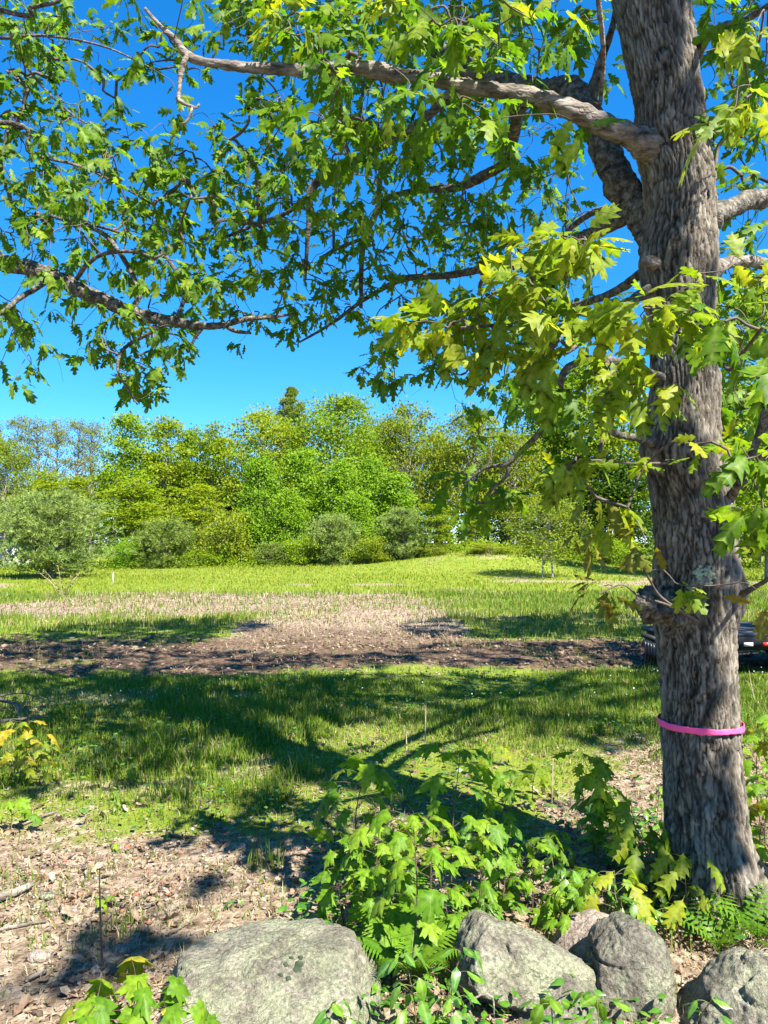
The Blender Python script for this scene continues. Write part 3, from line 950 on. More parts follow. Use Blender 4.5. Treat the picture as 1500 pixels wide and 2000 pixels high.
# near sprays of young leaves hanging from the marked oak: centre, spread, distance, bunches, leaf length, kind
FRONT = [(1010, 500, 30, 30, 2.75, 3, .13, 1), (1130, 500, 60, 30, 2.7, 7, .13, 1), (1060, 560, 70, 45, 2.75, 10, .14, 1), (1120, 620, 80, 45, 2.7, 10, .14, 1),
         (980, 620, 70, 35, 2.8, 6, .13, 1), (900, 660, 80, 35, 2.8, 9, .14, 1), (810, 645, 25, 30, 2.8, 2, .13, 1), (1000, 690, 90, 30, 2.8, 8, .13, 1),
         (1110, 690, 70, 30, 2.7, 5, .14, 1), (1190, 720, 60, 35, 2.55, 6, .15, 1), (1150, 780, 70, 40, 2.6, 8, .14, 1), (1220, 640, 60, 35, 2.5, 6, .15, 1),
         (1290, 620, 60, 40, 2.4, 6, .15, 1), (1370, 560, 30, 25, 2.6, 3, .12, 1), (1440, 640, 60, 45, 2.25, 7, .16, 0), (1340, 680, 50, 35, 2.5, 4, .15, 0), (1430, 720, 55, 35, 2.35, 5, .15, 0),
         (1270, 780, 50, 25, 2.6, 4, .13, 1), (1050, 830, 45, 35, 3.2, 5, .13, 0), (1110, 760, 40, 30, 3.1, 4, .13, 0), (960, 860, 40, 25, 3.4, 3, .13, 0), (890, 945, 40, 35, 3.7, 4, .13, 0), (960, 970, 40, 50, 3.6, 5, .12, 0),
         (940, 1010, 25, 30, 3.7, 2, .12, 0), (1150, 930, 45, 40, 2.95, 6, .14, 1), (1100, 910, 30, 20, 3.0, 2, .13, 0), (1240, 920, 40, 15, 2.9, 2, .12, 1), (1170, 1010, 35, 25, 2.9, 2, .12, 2), (1150, 1070, 25, 15, 2.9, 1, .11, 2),
         (1230, 1030, 35, 20, 2.85, 2, .12, 1), (1262, 1080, 20, 20, 2.9, 1, .11, 2), (1205, 1060, 20, 15, 2.9, 1, .11, 1), (1190, 1160, 25, 12, 2.9, 1, .11, 2), (1205, 1185, 15, 8, 2.9, 1, .10, 2), (1335, 1165, 25, 10, 2.9, 1, .11, 1),
         (1400, 890, 30, 14, 2.7, 2, .11, 1), (1475, 940, 30, 30, 2.6, 3, .14, 0), (1480, 1030, 25, 40, 2.5, 3, .14, 0), (1480, 1190, 25, 20, 2.6, 2, .13, 2), (1470, 880, 30, 20, 2.8, 2, .13, 0),
         (1430, 130, 40, 60, 2.6, 5, .14, 1), (1460, 200, 40, 60, 2.5, 7, .15, 1), (1470, 60, 40, 50, 2.6, 5, .14, 1), (1420, 250, 25, 30, 2.6, 2, .14, 1), (1470, 545, 30, 20, 2.6, 3, .13, 1),
         (980, 10, 30, 20, 2.6, 2, .14, 1), (1100, 15, 20, 15, 2.6, 2, .14, 1), (750, 10, 60, 30, 3.0, 4, .13, 1), (560, 30, 60, 40, 3.2, 4, .13, 1), (860, 60, 60, 40, 3.1, 5, .13, 0), (700, 330, 40, 20, 3.6, 2, .13, 0)]
for cx, cy, sx, sy, dep, n, sz, kd in FRONT:
    for _ in range(max(1, int(n * (.34 if cx > 1300 and cy < 800 else .55 if 600 < cy < 860 and 950 < cx < 1460 else .8)))):
        p = P(cx + rg.normal() * sx * .6, cy - 22 + rg.normal() * sy * .5, dep + rg.normal() * .12)
        TIPS['oak'].append((*p, sz, kd + 10))


# unseen crown leaves are set along sun rays to throw this ground shade: (px, py, half width, half height, bunches per square metre of ground)
SHADE = [(90, 1262, 150, 24, 24), (250, 1240, 170, 24, 24), (420, 1222, 110, 14, 22), (330, 1290, 330, 20, 17), (640, 1290, 180, 18, 11), (950, 1225, 170, 22, 22), (1120, 1222, 150, 26, 22), (1000, 1280, 300, 24, 17),
         (1330, 1270, 150, 45, 20), (120, 1335, 200, 26, 20), (420, 1345, 220, 30, 20), (800, 1340, 250, 28, 17), (1150, 1345, 220, 32, 22), (330, 1410, 130, 40, 18), (480, 1420, 110, 40, 15),
         (760, 1385, 170, 22, 14), (1000, 1400, 130, 24, 16), (1180, 1420, 120, 40, 22), (420, 1720, 70, 25, 12), (260, 1830, 130, 35, 24), (120, 1900, 160, 60, 22), (430, 1380, 260, 30, 14), (850, 1345, 300, 25, 12), (330, 1890, 90, 40, 12),
         (60, 1545, 50, 30, 14), (1150, 1600, 90, 40, 7), (640, 1500, 130, 45, 11), (800, 1570, 90, 35, 9), (520, 1570, 80, 40, 9)]
rs = np.random.default_rng(21)
crown = []
for cx, cy, hx, hy, dens in SHADE:
    g0, g1 = Gp(cx, cy + hy), Gp(cx, cy - hy)
    hw = hx / F * (g0[1] + g1[1]) / 2
    area = pi / 4 * 2 * hw * (g1[1] - g0[1])
    for _ in range(int(area * dens * (1.7 if cy < 1260 else 1.1 if cy < 1310 else 1.25 if cy < 1460 else .85)) + 2):
        while True:
            a, b = rs.uniform(-1, 1, 2)
            if a * a + b * b < 1:
                break
        gy_ = (g0[1] + g1[1]) / 2 + b * (g1[1] - g0[1]) / 2
        gpt = np.array([(cx - 750) / F * gy_ + a * hw, gy_, 0])
        for _t in range(12):
            h = rs.uniform(6.5, 14.0)
            p = gpt + SUN / SUN[2] * h
            u, v, f = project(p)
            if f < .3 or v < -60 or u < -80 or u > 1580:
                crown.append(p)
                break
# more unseen bunches set sunward to shade the upper and inner side of the trunk
for cx, cy, hx, hy, n_ in ((1265, 100, 50, 130, 16), (1270, 330, 20, 80, 6), (1275, 500, 25, 60, 4), (1295, 760, 20, 90, 5), (1335, 960, 50, 90, 14), (1340, 1100, 50, 80, 13), (1335, 1220, 45, 60, 8), (1320, 1330, 25, 50, 4), (1315, 1420, 15, 40, 3), (1390, 1560, 60, 50, 5), (1350, 1680, 50, 40, 5)):
    for _ in range(n_):
        b = P(cx + rs.uniform(-1, 1) * hx, cy + rs.uniform(-1, 1) * hy, TY - .17)
        for _t in range(12):
            p = b + SUN * rs.uniform(2.5, 8.0)
            u, v, f = project(p)
            if p[2] > 3 and (f < .3 or v < -60 or u > 1580):
                crown.append(p)
                break
crown = np.array(crown)
near_oak = np.linalg.norm(crown[:, :2] - np.array([1.5, 3.0]), axis=-1) < 8.6


def build_foliage(tree, parent, base, tips, crown_pts, nbig=300):  # crown_pts: unseen leaf bunches added along sun rays to throw shade
    tips = np.array(tips)
    r = np.random.default_rng(len(tips))
    nodes = np.vstack(WOOD[tree])
    tw = MB()
    out = grow_twigs(tw, nodes, tips[:, :3], r)
    # thin bare twiglets
    for _ in range(140):
        a = tips[r.integers(len(tips)), :3]
        d = unit(r.normal(size=3) + np.array([0, 0, -.3])) * r.uniform(.12, .35)
        p, rr = resample([a, a + d * .5 + r.normal(size=3) * .03, a + d], [.0018, .0014, .0008], .05)
        tw.add(*sweep(p, rr, 3, False)[:2])
    pos, d, n, s, idx = clusters_to_leaves(tips[:, :3], out, (5, 8), tips[:, 3], r)
    kinds = tips[idx, 4].astype(int)
    px, py, f = project(pos)
    vis = (px > -20) & (px < 1520) & (py > -20) & (py < 2000)
    app = np.where(vis, s / f, 0) + (kinds >= 10) * .002
    order = np.argsort(-app)
    big = order[:nbig]
    rest = order[nbig:]
    for q_, k in enumerate(big):
        kd = {0: 'oak_leaf', 1: 'oak_leaf_young', 2: 'oak_leaf_bronze'}[kinds[k] % 10]
        leaf_obj(kd, parent, base, pos[k], d[k], n[k], s[k], q_)
    far = []
    tm = [strip_leaf(OAK_LOW, fo, cu, .02, q_) for q_, (fo, cu) in enumerate(((.15, .2), (.3, .5), (.45, .3), (.2, .8), (.6, .1)))]
    for mk, sel in (('oak_leaf', kinds[rest] % 10 == 0), ('oak_leaf_young', kinds[rest] % 10 == 1), ('oak_leaf_bronze', kinds[rest] % 10 == 2)):
        rr = rest[sel]
        if not len(rr):
            continue
        mb = MB()
        for v in range(5):
            k = rr[v::5]
            if len(k):
                V, Tt, tn = scatter(tm[v], pos[k], d[k], n[k], s[k])
                mb.add(V, t=Tt, tint=tn)
        if mk == 'oak_leaf' and len(crown_pts):
            cp, cd, cn, cs, ci = clusters_to_leaves(crown_pts, unit(r.normal(size=crown_pts.shape)), (5, 7), np.full(len(crown_pts), .19), r, spread=1.3)
            tl = strip_leaf([(0, 0), (.22, .3), (.30, .6), (0, 1)], .2, .2)
            V, Tt, tn = scatter(tl, cp, cd, cn, cs)
            mb.add(V, t=Tt, tint=tn)
        link('foliage', mb.mesh('foliage', M[mk], off=base), parent, kind='stuff')
    if len(crown_pts):
        sub = crown_pts[::5]
        grow_twigs(tw, nodes, sub, r, rmax=.03, rbase=.003, seg=4, wob=.06)
    link('twigs', tw.mesh('twigs', M['twig'], off=base), parent, kind='stuff')


build_foliage('oak', oak, OAKB, TIPS['oak'], crown[near_oak])
build_foliage('left', loak, LB, TIPS['left'], np.zeros((0, 3)))

# a third oak, beyond the picture, throws the rest of the shade
RB = np.array([10.5, 6.0, 0.0])
roak = thing('oak_tree', 'tall roadside oak standing past the flatbed trailer, its crown shading it', 'tree', tuple(RB))
WOOD['right'] = []
T3 = ('right', roak, RB)
limb3(*T3, [tuple(RB - [0, 0, .1]), tuple(RB + [0, 0, 2]), tuple(RB + [.1, 0, 5]), tuple(RB + [0, 0, 9]), tuple(RB + [0, 0, 12])], [.3, .24, .2, .12, .04], 'bark', 'trunk', seg=30, step=.1)
for q_ in range(5):
    a = q_ * 1.3
    limb3(*T3, [tuple(RB + [0, 0, 5.5 + q_]), tuple(RB + [1.5 * cos(a), 1.5 * sin(a), 7 + q_]), tuple(RB + [3 * cos(a), 3 * sin(a), 8.2 + q_])], [.1, .06, .02], step=.1)
cr = crown[~near_oak]
extra = RB + np.array([0, 0, 9.5]) + unit(rs.normal(size=(160, 3))) * rs.uniform(.5, 1, (160, 1)) * np.array([3.2, 3.2, 3.2])
cr = np.vstack([cr, extra])
cp, cd, cn, cs, ci = clusters_to_leaves(cr, unit(rs.normal(size=cr.shape)), (5, 7), np.full(len(cr), .19), rs, spread=1.3)
V, Tt, tn = scatter(strip_leaf([(0, 0), (.22, .3), (.30, .6), (0, 1)], .2, .2), cp, cd, cn, cs)
link('foliage', MB().add(V, t=Tt, tint=tn).mesh('foliage', M['oak_leaf'], off=RB), roak, kind='stuff')
tw = MB()
grow_twigs(tw, np.vstack(WOOD['right']), cr[::4], rs, rmax=.03, rbase=.003, wob=.06)
link('twigs', tw.mesh('twigs', M['twig'], off=RB), roak, kind='stuff')

# ------------------------------------------------------------------ pink ribbon
m, nt, out = new_mat('pink_ribbon')
pb = nd(nt, 'ShaderNodeBsdfPrincipled')
pb.inputs['Base Color'].default_value = (.88, .075, .24, 1)
pb.inputs['Roughness'].default_value = .75
nt.links.new(pb.outputs[0], out.inputs[0])
M['ribbon'] = m
NR = 240
th = np.arange(NR) * 2 * pi / NR
zr = H - (1414 - 1060) / F * TY * 1.0
rows = []
for row in range(5):
    f = row / 4 - .5
    zz_ = zr + .004 + .004 * np.cos(th - 5.6) - .006 * np.cos(th) + f * .030 * (1 - .25 * np.exp(-((th - 5.0) / .4) ** 2)) + .005 * fbm(np.stack([np.cos(th) * 5, np.sin(th) * 5, th * 0 + row * .8], -1), 3)
    xc, rd = np.interp(zz_, tz, txc), np.interp(zz_, tz, trd)
    rr = rd + .009 + .003 * fbm(np.stack([np.cos(th) * 9, np.sin(th) * 9, th * 0 + row * 1.7], -1), 2)
    rows.append(np.stack([xc + rr * np.cos(th), TY + .06 * np.sin(zz_ * .9) + rr * np.sin(th), zz_], -1))
V = np.vstack(rows)
i = np.arange(4)[:, None] * NR
j = np.arange(NR)[None, :]
k = (j + 1) % NR
q = np.stack([i + j, i + k, i + NR + k, i + NR + j], -1).reshape(-1, 4)
rb0 = np.array([1.53, TY, zr])
rb = thing('ribbon', 'bright pink flagging ribbon tied round the oak trunk at waist height', 'ribbon', tuple(rb0), me=mesh_np('ribbon', V - rb0, [q], M['ribbon'], smooth=True))
sd = rb.modifiers.new('thick', 'SOLIDIFY')
sd.thickness = .002

# ------------------------------------------------------------------ boulders
def rock_mat(name, stops, spots=((.25, .28, .17), .48)):
    m, nt, out = new_mat(name)
    L = nt.links
    tc = nd(nt, 'ShaderNodeTexCoord')

    def nz(s, d=8, r=.7):
        n = nd(nt, 'ShaderNodeTexNoise')
        n.inputs['Scale'].default_value = s
        n.inputs['Detail'].default_value = d
        n.inputs['Roughness'].default_value = r
        L.new(tc.outputs['Object'], n.inputs['Vector'])
        return n
    a, b, c = nz(7), nz(4.5, 10, .8), nz(75, 5, .7)
    r = ramp(nt, stops)
    L.new(a.outputs['Fac'], r.inputs[0])
    lm = ramp(nt, [(spots[1] - .03, (0, 0, 0)), (spots[1] + .06, (1, 1, 1))])
    L.new(b.outputs['Fac'], lm.inputs[0])
    mx = nd(nt, 'ShaderNodeMix', data_type='RGBA')
    sc = nd(nt, 'ShaderNodeMath', operation='MULTIPLY')
    L.new(lm.outputs[0], sc.inputs[0])
    L.new(a.outputs['Fac'], sc.inputs[1])
    L.new(sc.outputs[0], mx.inputs[0])
    L.new(r.outputs[0], mx.inputs[6])
    mx.inputs[7].default_value = (*spots[0], 1)
    # grain
    g = ramp(nt, [(.32, (.35, .35, .33)), (.5, (.95, .95, .92)), (.68, (1.6, 1.6, 1.5))])
    L.new(c.outputs['Fac'], g.inputs[0])
    m2 = nd(nt, 'ShaderNodeMix', data_type='RGBA', blend_type='MULTIPLY')
    m2.inputs[0].default_value = .8
    L.new(mx.outputs[2], m2.inputs[6])
    L.new(g.outputs[0], m2.inputs[7])
    pb = nd(nt, 'ShaderNodeBsdfPrincipled')
    pb.inputs['Roughness'].default_value = .9
    pb.inputs['Specular IOR Level'].default_value = .15
    L.new(m2.outputs[2], pb.inputs['Base Color'])
    bm = nd(nt, 'ShaderNodeBump')
    bm.inputs['Strength'].default_value = 1.0
    bm.inputs['Distance'].default_value = .035
    ad = nd(nt, 'ShaderNodeMath', operation='MULTIPLY_ADD')
    L.new(c.outputs['Fac'], ad.inputs[0])
    ad.inputs[1].default_value = .35
    L.new(nz(35, 6).outputs['Fac'], ad.inputs[2])
    L.new(ad.outputs[0], bm.inputs['Height'])
    L.new(bm.outputs[0], pb.inputs['Normal'])
    L.new(pb.outputs[0], out.inputs[0])
    return m


GREYS = [(.3, (.08, .072, .058)), (.45, (.18, .165, .13)), (.58, (.27, .25, .20)), (.75, (.38, .35, .285))]
PINKS = [(.25, (.16, .13, .11)), (.5, (.32, .26, .22)), (.8, (.46, .38, .33))]
M['rock'] = rock_mat('lichened_granite', GREYS)
M['rock_dark'] = rock_mat('dark_granite', [(.3, (.065, .06, .05)), (.5, (.175, .16, .13)), (.75, (.34, .305, .245))], ((.22, .25, .16), .52))
M['rock_pink'] = rock_mat('pink_granite', PINKS, ((.34, .33, .26), .62))
import bmesh
_bm = bmesh.new()
bmesh.ops.create_icosphere(_bm, subdivisions=6, radius=1)
ICO_V = np.array([v.co[:] for v in _bm.verts])
ICO_F = np.array([[v.index for v in f.verts] for f in _bm.faces])
_bm.free()
ICO_V = unit(ICO_V)


def rock(label, centre, planes, mat, seed, amp=.02, p=14, name='boulder', group=None):
    """planes: (nx, ny, nz, distance) cutting a convex block"""
    c = np.asarray(centre, float)
    s = 0
    for a, b, cc, d in planes:
        n = unit(np.array([a, b, cc], float))
        s = s + np.clip(ICO_V @ n, 0, None) ** p / d ** p
    r = s ** (-1 / p)
    V = ICO_V * r[:, None]
    V = V * (1 + .05 * vnoise(V * 9 + seed)[:, None])
    w = V + seed * 3.7
    dsp = amp * fbm(w * 4, 3) + amp * .9 * (1 - 2 * np.abs(fbm(w * 8 + 5, 3))) * .7 - amp * .8 * np.exp(-(vnoise(w * np.array([5, 5, 14]) + 7) / .09) ** 2) + amp * .5 * fbm(w * 26, 4) + amp * .35 * fbm(w * 70, 2)
    V = V + ICO_V * dsp[:, None]
    me = mesh_np(name, V, [ICO_F], mat, smooth=True)
    return thing(name, label, 'boulder', tuple(c), group, me), V + c


b1, b1V = rock('broad flat-topped lichened boulder with dark moss spots, widest of the row', (-.385, 2.74, .0),  # the dark spots are raised patches standing in for leaf shadows
    [(.02, -.42, 1, .23), (-.05, .12, 1, .215), (-1, -.22, .30, .36), (1, -.1, .42, .34), (.62, .60, .5, .37), (-.5, .9, .3, .42), (.1, 1, .25, .36), (0, -1, .1, .62), (0, 0, -1, .3), (.8, -.5, .3, .42), (-.9, .5, .5, .40)], M['rock'], 1, .018, 18)
b2, b2V = rock('angular boulder with a pointed end, tilted over a dark hollow', (.50, 2.86, .10),
    [(.30, -.78, .55, .115), (.42, .25, .87, .105), (-.96, -.15, .25, .215), (-.75, .0, .7, .215), (1, -.1, .1, .30), (.7, -.5, -.4, .23), (-.25, -.5, -.83, .125), (0, 1, .1, .18), (0, 0, -1, .20), (.8, 0, .75, .20)], M['rock'], 2, .018, 16)
b3, b3V = rock('upright rounded grey boulder with a ridge down its face', (.905, 2.84, .07),
    [(-.35, -.72, .45, .118), (.72, -.62, .30, .118), (-.5, -.1, .85, .155), (.5, .1, .85, .165), (1, .15, .25, .148), (-1, .0, .15, .140), (0, -1, -.25, .14), (0, 1, 0, .16), (0, 0, -1, .22), (.15, -.8, .8, .142), (.9, -.2, -.5, .165)], M['rock_dark'], 3, .016, 12)
b4, b4V = rock('small pinkish stone wedged between the angular boulder and the upright one', (.83, 3.06, .0),
    [(-.6, -.3, .7, .10), (.6, -.3, .75, .12), (0, -1, .2, .12), (-1, 0, 0, .14), (1, 0, 0, .14), (0, 1, 0, .14), (0, 0, -1, .15), (.1, 0, 1, .155)], M['rock_pink'], 4, .012, 10)
b5, b5V = rock('domed grey boulder beside the fern, cut off by the picture edge', (1.29, 2.60, -.02),
    [(-.62, -.35, .72, .225), (-.1, -.55, .85, .235), (.4, .2, .9, .25), (-1, -.1, .15, .27), (1, 0, .1, .45), (0, -1, .2, .36), (0, 1, .2, .3), (0, 0, -1, .3), (-.7, .4, .7, .26)], M['rock'], 5, .02, 10)
b6, b6V = rock('low dark stone in the hollow under the angular boulder', (.62, 2.66, -.06),
    [(-.3, -.5, .8, .10), (.5, -.4, .8, .12), (-1, 0, 0, .16), (1, 0, 0, .22), (0, -1, 0, .16), (0, 1, 0, .2), (0, 0, -1, .12)], M['rock_dark'], 6, .012, 10)


def drop_on(V, px, py):
    """point of a rock's surface that a sight line meets"""
    u, v, f = project(V)
    k = np.where((np.abs(u - px) < 7) & (np.abs(v - py) < 7))[0]
    if not len(k):
        k = np.array([np.argmin((u - px) ** 2 + (v - py) ** 2)])
    return V[k[np.argmin(f[k])]]


for px, py, w in ((567, 1866, 7), (591, 1865, 8), (555, 1880, 8), (588, 1878, 11), (582, 1889, 14), (550, 1899, 8), (570, 1906, 8)):  # raised dark patches put where leaves cast their shadows
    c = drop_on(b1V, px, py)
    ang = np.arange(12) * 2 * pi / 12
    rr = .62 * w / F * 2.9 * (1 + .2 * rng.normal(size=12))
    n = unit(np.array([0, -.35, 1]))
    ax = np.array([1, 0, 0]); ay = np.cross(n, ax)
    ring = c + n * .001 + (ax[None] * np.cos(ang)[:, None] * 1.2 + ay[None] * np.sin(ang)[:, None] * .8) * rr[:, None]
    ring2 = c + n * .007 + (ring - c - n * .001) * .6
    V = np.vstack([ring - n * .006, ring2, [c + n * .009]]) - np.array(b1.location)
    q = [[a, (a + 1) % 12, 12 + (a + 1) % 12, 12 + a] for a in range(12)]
    link('leaf_shadow_patch', MB().add(V, q, [[24, 12 + a, 12 + (a + 1) % 12] for a in range(12)]).mesh('leaf_shadow_patch', M['leaf_shadow']), b1)

# ------------------------------------------------------------------ ground cover
def blades(n, xr, yr, accept, h, w, r, lean=.35, keep_px=True):
    """grass blades as three-point bent strips; accept(x, y) -> probability"""
    x, y = r.uniform(*xr, n), r.uniform(*yr, n)
    if keep_px:
        ok = np.abs(x) < .56 * y + .8
        x, y = x[ok], y[ok]
    pr = accept(x, y)
    ok = r.random(len(x)) < pr
    x, y, pr = x[ok], y[ok], pr[ok]
    n = len(x)
    hh = h(x, y) * r.uniform(.5, 1.25, n)
    ww = w(x, y) * r.uniform(.7, 1.3, n)
    a = r.uniform(0, 2 * pi, n)
    la = r.uniform(0, 2 * pi, n)
    ll = hh * lean * r.random(n) * 1.6
    b = np.stack([x, y, gz(x, y) - .01], -1)
    sd = np.stack([np.cos(a), np.sin(a), 0 * a], -1) * (ww / 2)[:, None]
    ld = np.stack([np.cos(la), np.sin(la), 0 * la], -1)
    mid = b + ld * (ll * .3)[:, None] + np.array([0, 0, 1]) * (hh * .55)[:, None]
    tip = b + ld * ll[:, None] + np.array([0, 0, 1]) * (hh * (1 - .25 * (ll / hh) ** 2))[:, None]
    V = np.stack([b - sd, b + sd, mid + sd * .75, mid - sd * .75, tip], 1).reshape(-1, 3)
    k = np.arange(n)[:, None] * 5
    tint = np.repeat(r.random(n), 5)
    return V, k + np.array([[0, 1, 2, 3]]), k + np.array([[3, 2, 4]]), tint


def tri_leaves(x, y, z, size, r, tilt=.5, small=False):
    """curled dead leaves: a low oak leaf shape"""
    n = len(x)
    tm = strip_leaf([(0, 0), (.26, .3), (.14, .5), (.25, .75), (0, 1)], .5, .5, .04, 3)
    if small:
        tm = (np.array([[0, 0, 0], [.28, .45, -.1], [0, 1, -.15], [-.25, .5, -.12], [0, .5, .05]]), np.array([[0, 1, 4], [1, 2, 4], [2, 3, 4], [3, 0, 4]]))
    a = r.uniform(0, 2 * pi, n)
    d = np.stack([np.cos(a), np.sin(a), r.normal(size=n) * tilt * .5], -1)
    nr = np.array([0, 0, 1.0]) + tilt * r.normal(size=(n, 3))
    nr[:, 2] = np.abs(nr[:, 2]) * np.where(r.random(n) < .5, 1, -1)
    return scatter(tm, np.stack([x, y, z], -1), d, nr, size, r.random(n))


rg = np.random.default_rng(77)


def acc_near(x, y):
    d, t, s, g, nr = zones(x, y)
    pt = n2(x, y, 1.1, 4, 8.0)
    p = g * (1 - .75 * t) * sm(-.35, .1, pt + sm(5.2, 8, y) * .8) * sm(9.9, 9.3, y + .3 * n2(x, y, .8, 2))
    path = sm(.2, .8, nr) * (.10 + .85 * sm(-.02, .22, n2(x, y, 1.6, 3, 2.2)) * sm(2.9, 4.3, y))
    p = np.where(nr > .5, path, p)
    return np.clip(p, 0, 1) * np.where(y < 5, .55, 1)


hgt = lambda x, y: .072 + .075 * np.clip(n2(x, y, .7, 3, 6.6) * 1.6, -.6, 1) + .035 * n2(x, y, 3.2, 2, 16.6)
V, q, t, tn = blades(270000, (-6.6, 6.6), (2.7, 10.4), acc_near, hgt, lambda x, y: .0042 + .0007 * y, rg)
link('lawn_grass', MB().add(V, q, t, tn).mesh('lawn_grass', M['grass']), kind='stuff')


def acc_mid(x, y):
    d, t, s, g, nr = zones(x, y)
    return np.clip(g * (1 - .9 * t) * (.55 + .7 * n2(x, y, .9, 3, 3)) + .10 * sm(.1, .4, n2(x, y, .8, 3, 12)), 0, 1)


V, q, t, tn = blades(170000, (-14, 14), (9.6, 25), acc_mid, lambda x, y: .09 + .012 * (y - 10) * .5 + .04 * n2(x, y, .5, 2, 3), lambda x, y: .0011 * y, rg)
sel = MB().add(V, q, t, tn)
link('field_grass', sel.mesh('field_grass', M['grass']), kind='stuff')
V, q, t, tn = blades(125000, (-36, 36), (24, 62), lambda x, y: np.clip(zones(x, y)[3] * (.75 + .5 * n2(x, y, .3, 3, 3)), 0, 1) * sm(64, 55, y), lambda x, y: .12 + .09 * np.clip(n2(x, y, .25, 3, 5), -.6, 1), lambda x, y: .0012 * y, rg)
link('meadow_grass', MB().add(V, q, t, tn).mesh('meadow_grass', M['grass_far']), kind='stuff')

# leaf litter: oak leaves of last autumn
n = 30000
x, y = rg.uniform(-4.2, 4.6, n), 2.5 + 5.6 * rg.random(n) ** 1.15
d, t, s, g, nr = zones(x, y)
pth = sm(.0, .3, n2(x, y, .9, 4, 30.0))
right = sm(.3, 1.2, x)
ok = (np.abs(x) < .56 * y + .5) & (rg.random(n) < np.clip(nr, 0, 1) * np.clip(.08 + .4 * pth + .3 * right, 0, 1) * sm(2.6, 4.0, y + 1.2 * right + .8 * pth) + .04)
x, y = x[ok], y[ok]
V, T_, tn = tri_leaves(x, y, gz(x, y) + .004 + .022 * rg.random(len(x)) ** 2, rg.uniform(.02, .085, len(x)) * rg.uniform(.6, 1, len(x)), rg, .5)
link('leaf_litter', MB().add(V, t=T_, tint=tn).mesh('leaf_litter', M['dead_leaf']), kind='stuff')
# crumbled bits and last year's dry grass between the leaves
n = 85000
x, y = rg.uniform(-4.2, 4.6, n), 2.5 + 5.6 * rg.random(n) ** 1.15
d, t, s, g, nr = zones(x, y)
ok = (np.abs(x) < .56 * y + .5) & (rg.random(n) < .15 + .75 * nr * np.clip(.6 + n2(x, y, 1.4, 3, 51.0), .1, 1))
x, y = x[ok], y[ok]
V, T_, tn = tri_leaves(x, y, gz(x, y) + .003 + .012 * rg.random(len(x)), rg.uniform(.010, .032, len(x)), rg, .5, True)
link('leaf_crumbs', MB().add(V, t=T_, tint=tn).mesh('leaf_crumbs', M['dead_leaf']), kind='stuff')
M['dry_grass'] = leaf_mat('dry_grass', [(0, (.20, .15, .08)), (.6, (.34, .28, .16)), (1, (.44, .38, .25))], trans_tint=(1, .9, .6), trans=.25, rough=.7)
V, q, t, tn = blades(60000, (-4.4, 4.8), (2.6, 8.6), lambda x, y: np.clip(.15 + .9 * n2(x, y, 1.2, 4, 15.0) + .25 * zones(x, y)[4], 0, 1), lambda x, y: .06 + 0 * x, lambda x, y: .0028 + .0004 * y, rg, 1.0)
link('dry_grass', MB().add(V, q, t, tn).mesh('dry_grass', M['dry_grass']), kind='stuff')
V, q, t, tn = blades(50000, (-12, 12), (9.4, 27), lambda x, y: np.clip(.35 * zones(x, y)[2] + .5 * n2(x, y, .6, 3, 15.0) + .15 * zones(x, y)[0], 0, 1), lambda x, y: .07 + .003 * y, lambda x, y: .0009 * y, rg, .9)
link('dry_field_grass', MB().add(V, q, t, tn).mesh('dry_field_grass', M['dry_grass']), kind='stuff')
# straw and chips lying on the stripped soil
n = 95000
x, y = rg.uniform(-12, 10, n), rg.uniform(9.2, 26, n)
d, t, s, g, nr = zones(x, y)
dl = np.where(y < 14.5, t, 0)
ok = (np.abs(x) < .56 * y + .5) & (rg.random(n) < np.maximum(dl * .8 * np.clip(.6 + 1.1 * n2(x, y, 1.2, 3, 2), .1, 1), d * .2))
x, y, dl = x[ok], y[ok], dl[ok]
zt = gz(x, y) + .05 * t[ok] * fbm(np.stack([x * 2.3, y * 3.5, 0 * x], -1), 4) + .05 * (d * (1 - t))[ok] * fbm(np.stack([x * 1.2, y * 1.9, 0 * x + 4], -1), 4) * sm(12, 14, y)
isd = dl > .3
for nm, sel, mt in (('mulch', isd, 'mulch'), ('straw_litter', ~isd, 'dead_leaf')):
    xs, ys, zs = x[sel], y[sel], zt[sel]
    V, T_, tn = tri_leaves(xs, ys, zs + .012 + .02 * rg.random(len(xs)), rg.uniform(.022, .06, len(xs)) * (.7 + ys / 30), rg, .6, True)
    link(nm, MB().add(V, t=T_, tint=tn).mesh(nm, M[mt]), kind='stuff')
# clods in the tilled strip
_bm = bmesh.new()
bmesh.ops.create_icosphere(_bm, subdivisions=1, radius=1)
I1V = np.array([v.co[:] for v in _bm.verts]); I1F = np.array([[v.index for v in f.verts] for f in _bm.faces])
_bm.free()


_bm = bmesh.new()
bmesh.ops.create_icosphere(_bm, subdivisions=4, radius=1)
I3V = np.array([v.co[:] for v in _bm.verts]); I3F = np.array([[v.index for v in f.verts] for f in _bm.faces])
_bm.free()


def lumps(x, y, z, s, r, flat=.7):
    n = len(x)
    Vv = I1V[None] * (1 + .28 * r.normal(size=(n, len(I1V), 1))) * s[:, None, None] * np.array([1, 1, flat])
    ang = r.uniform(0, 2 * pi, n)
    R = np.stack([np.stack([np.cos(ang), -np.sin(ang), 0 * ang], -1), np.stack([np.sin(ang), np.cos(ang), 0 * ang], -1), np.stack([0 * ang, 0 * ang, 1 + 0 * ang], -1)], 1)
    Vv = Vv * np.array([1.35, .9, 1])
    Vv = np.einsum('nij,nkj->nki', R, Vv) + np.stack([x, y, z], -1)[:, None]
    Ff = (I1F[None] + (np.arange(n) * len(I1V))[:, None, None]).reshape(-1, 3)
    return Vv.reshape(-1, 3), Ff, np.repeat(r.random(n), len(I1V))


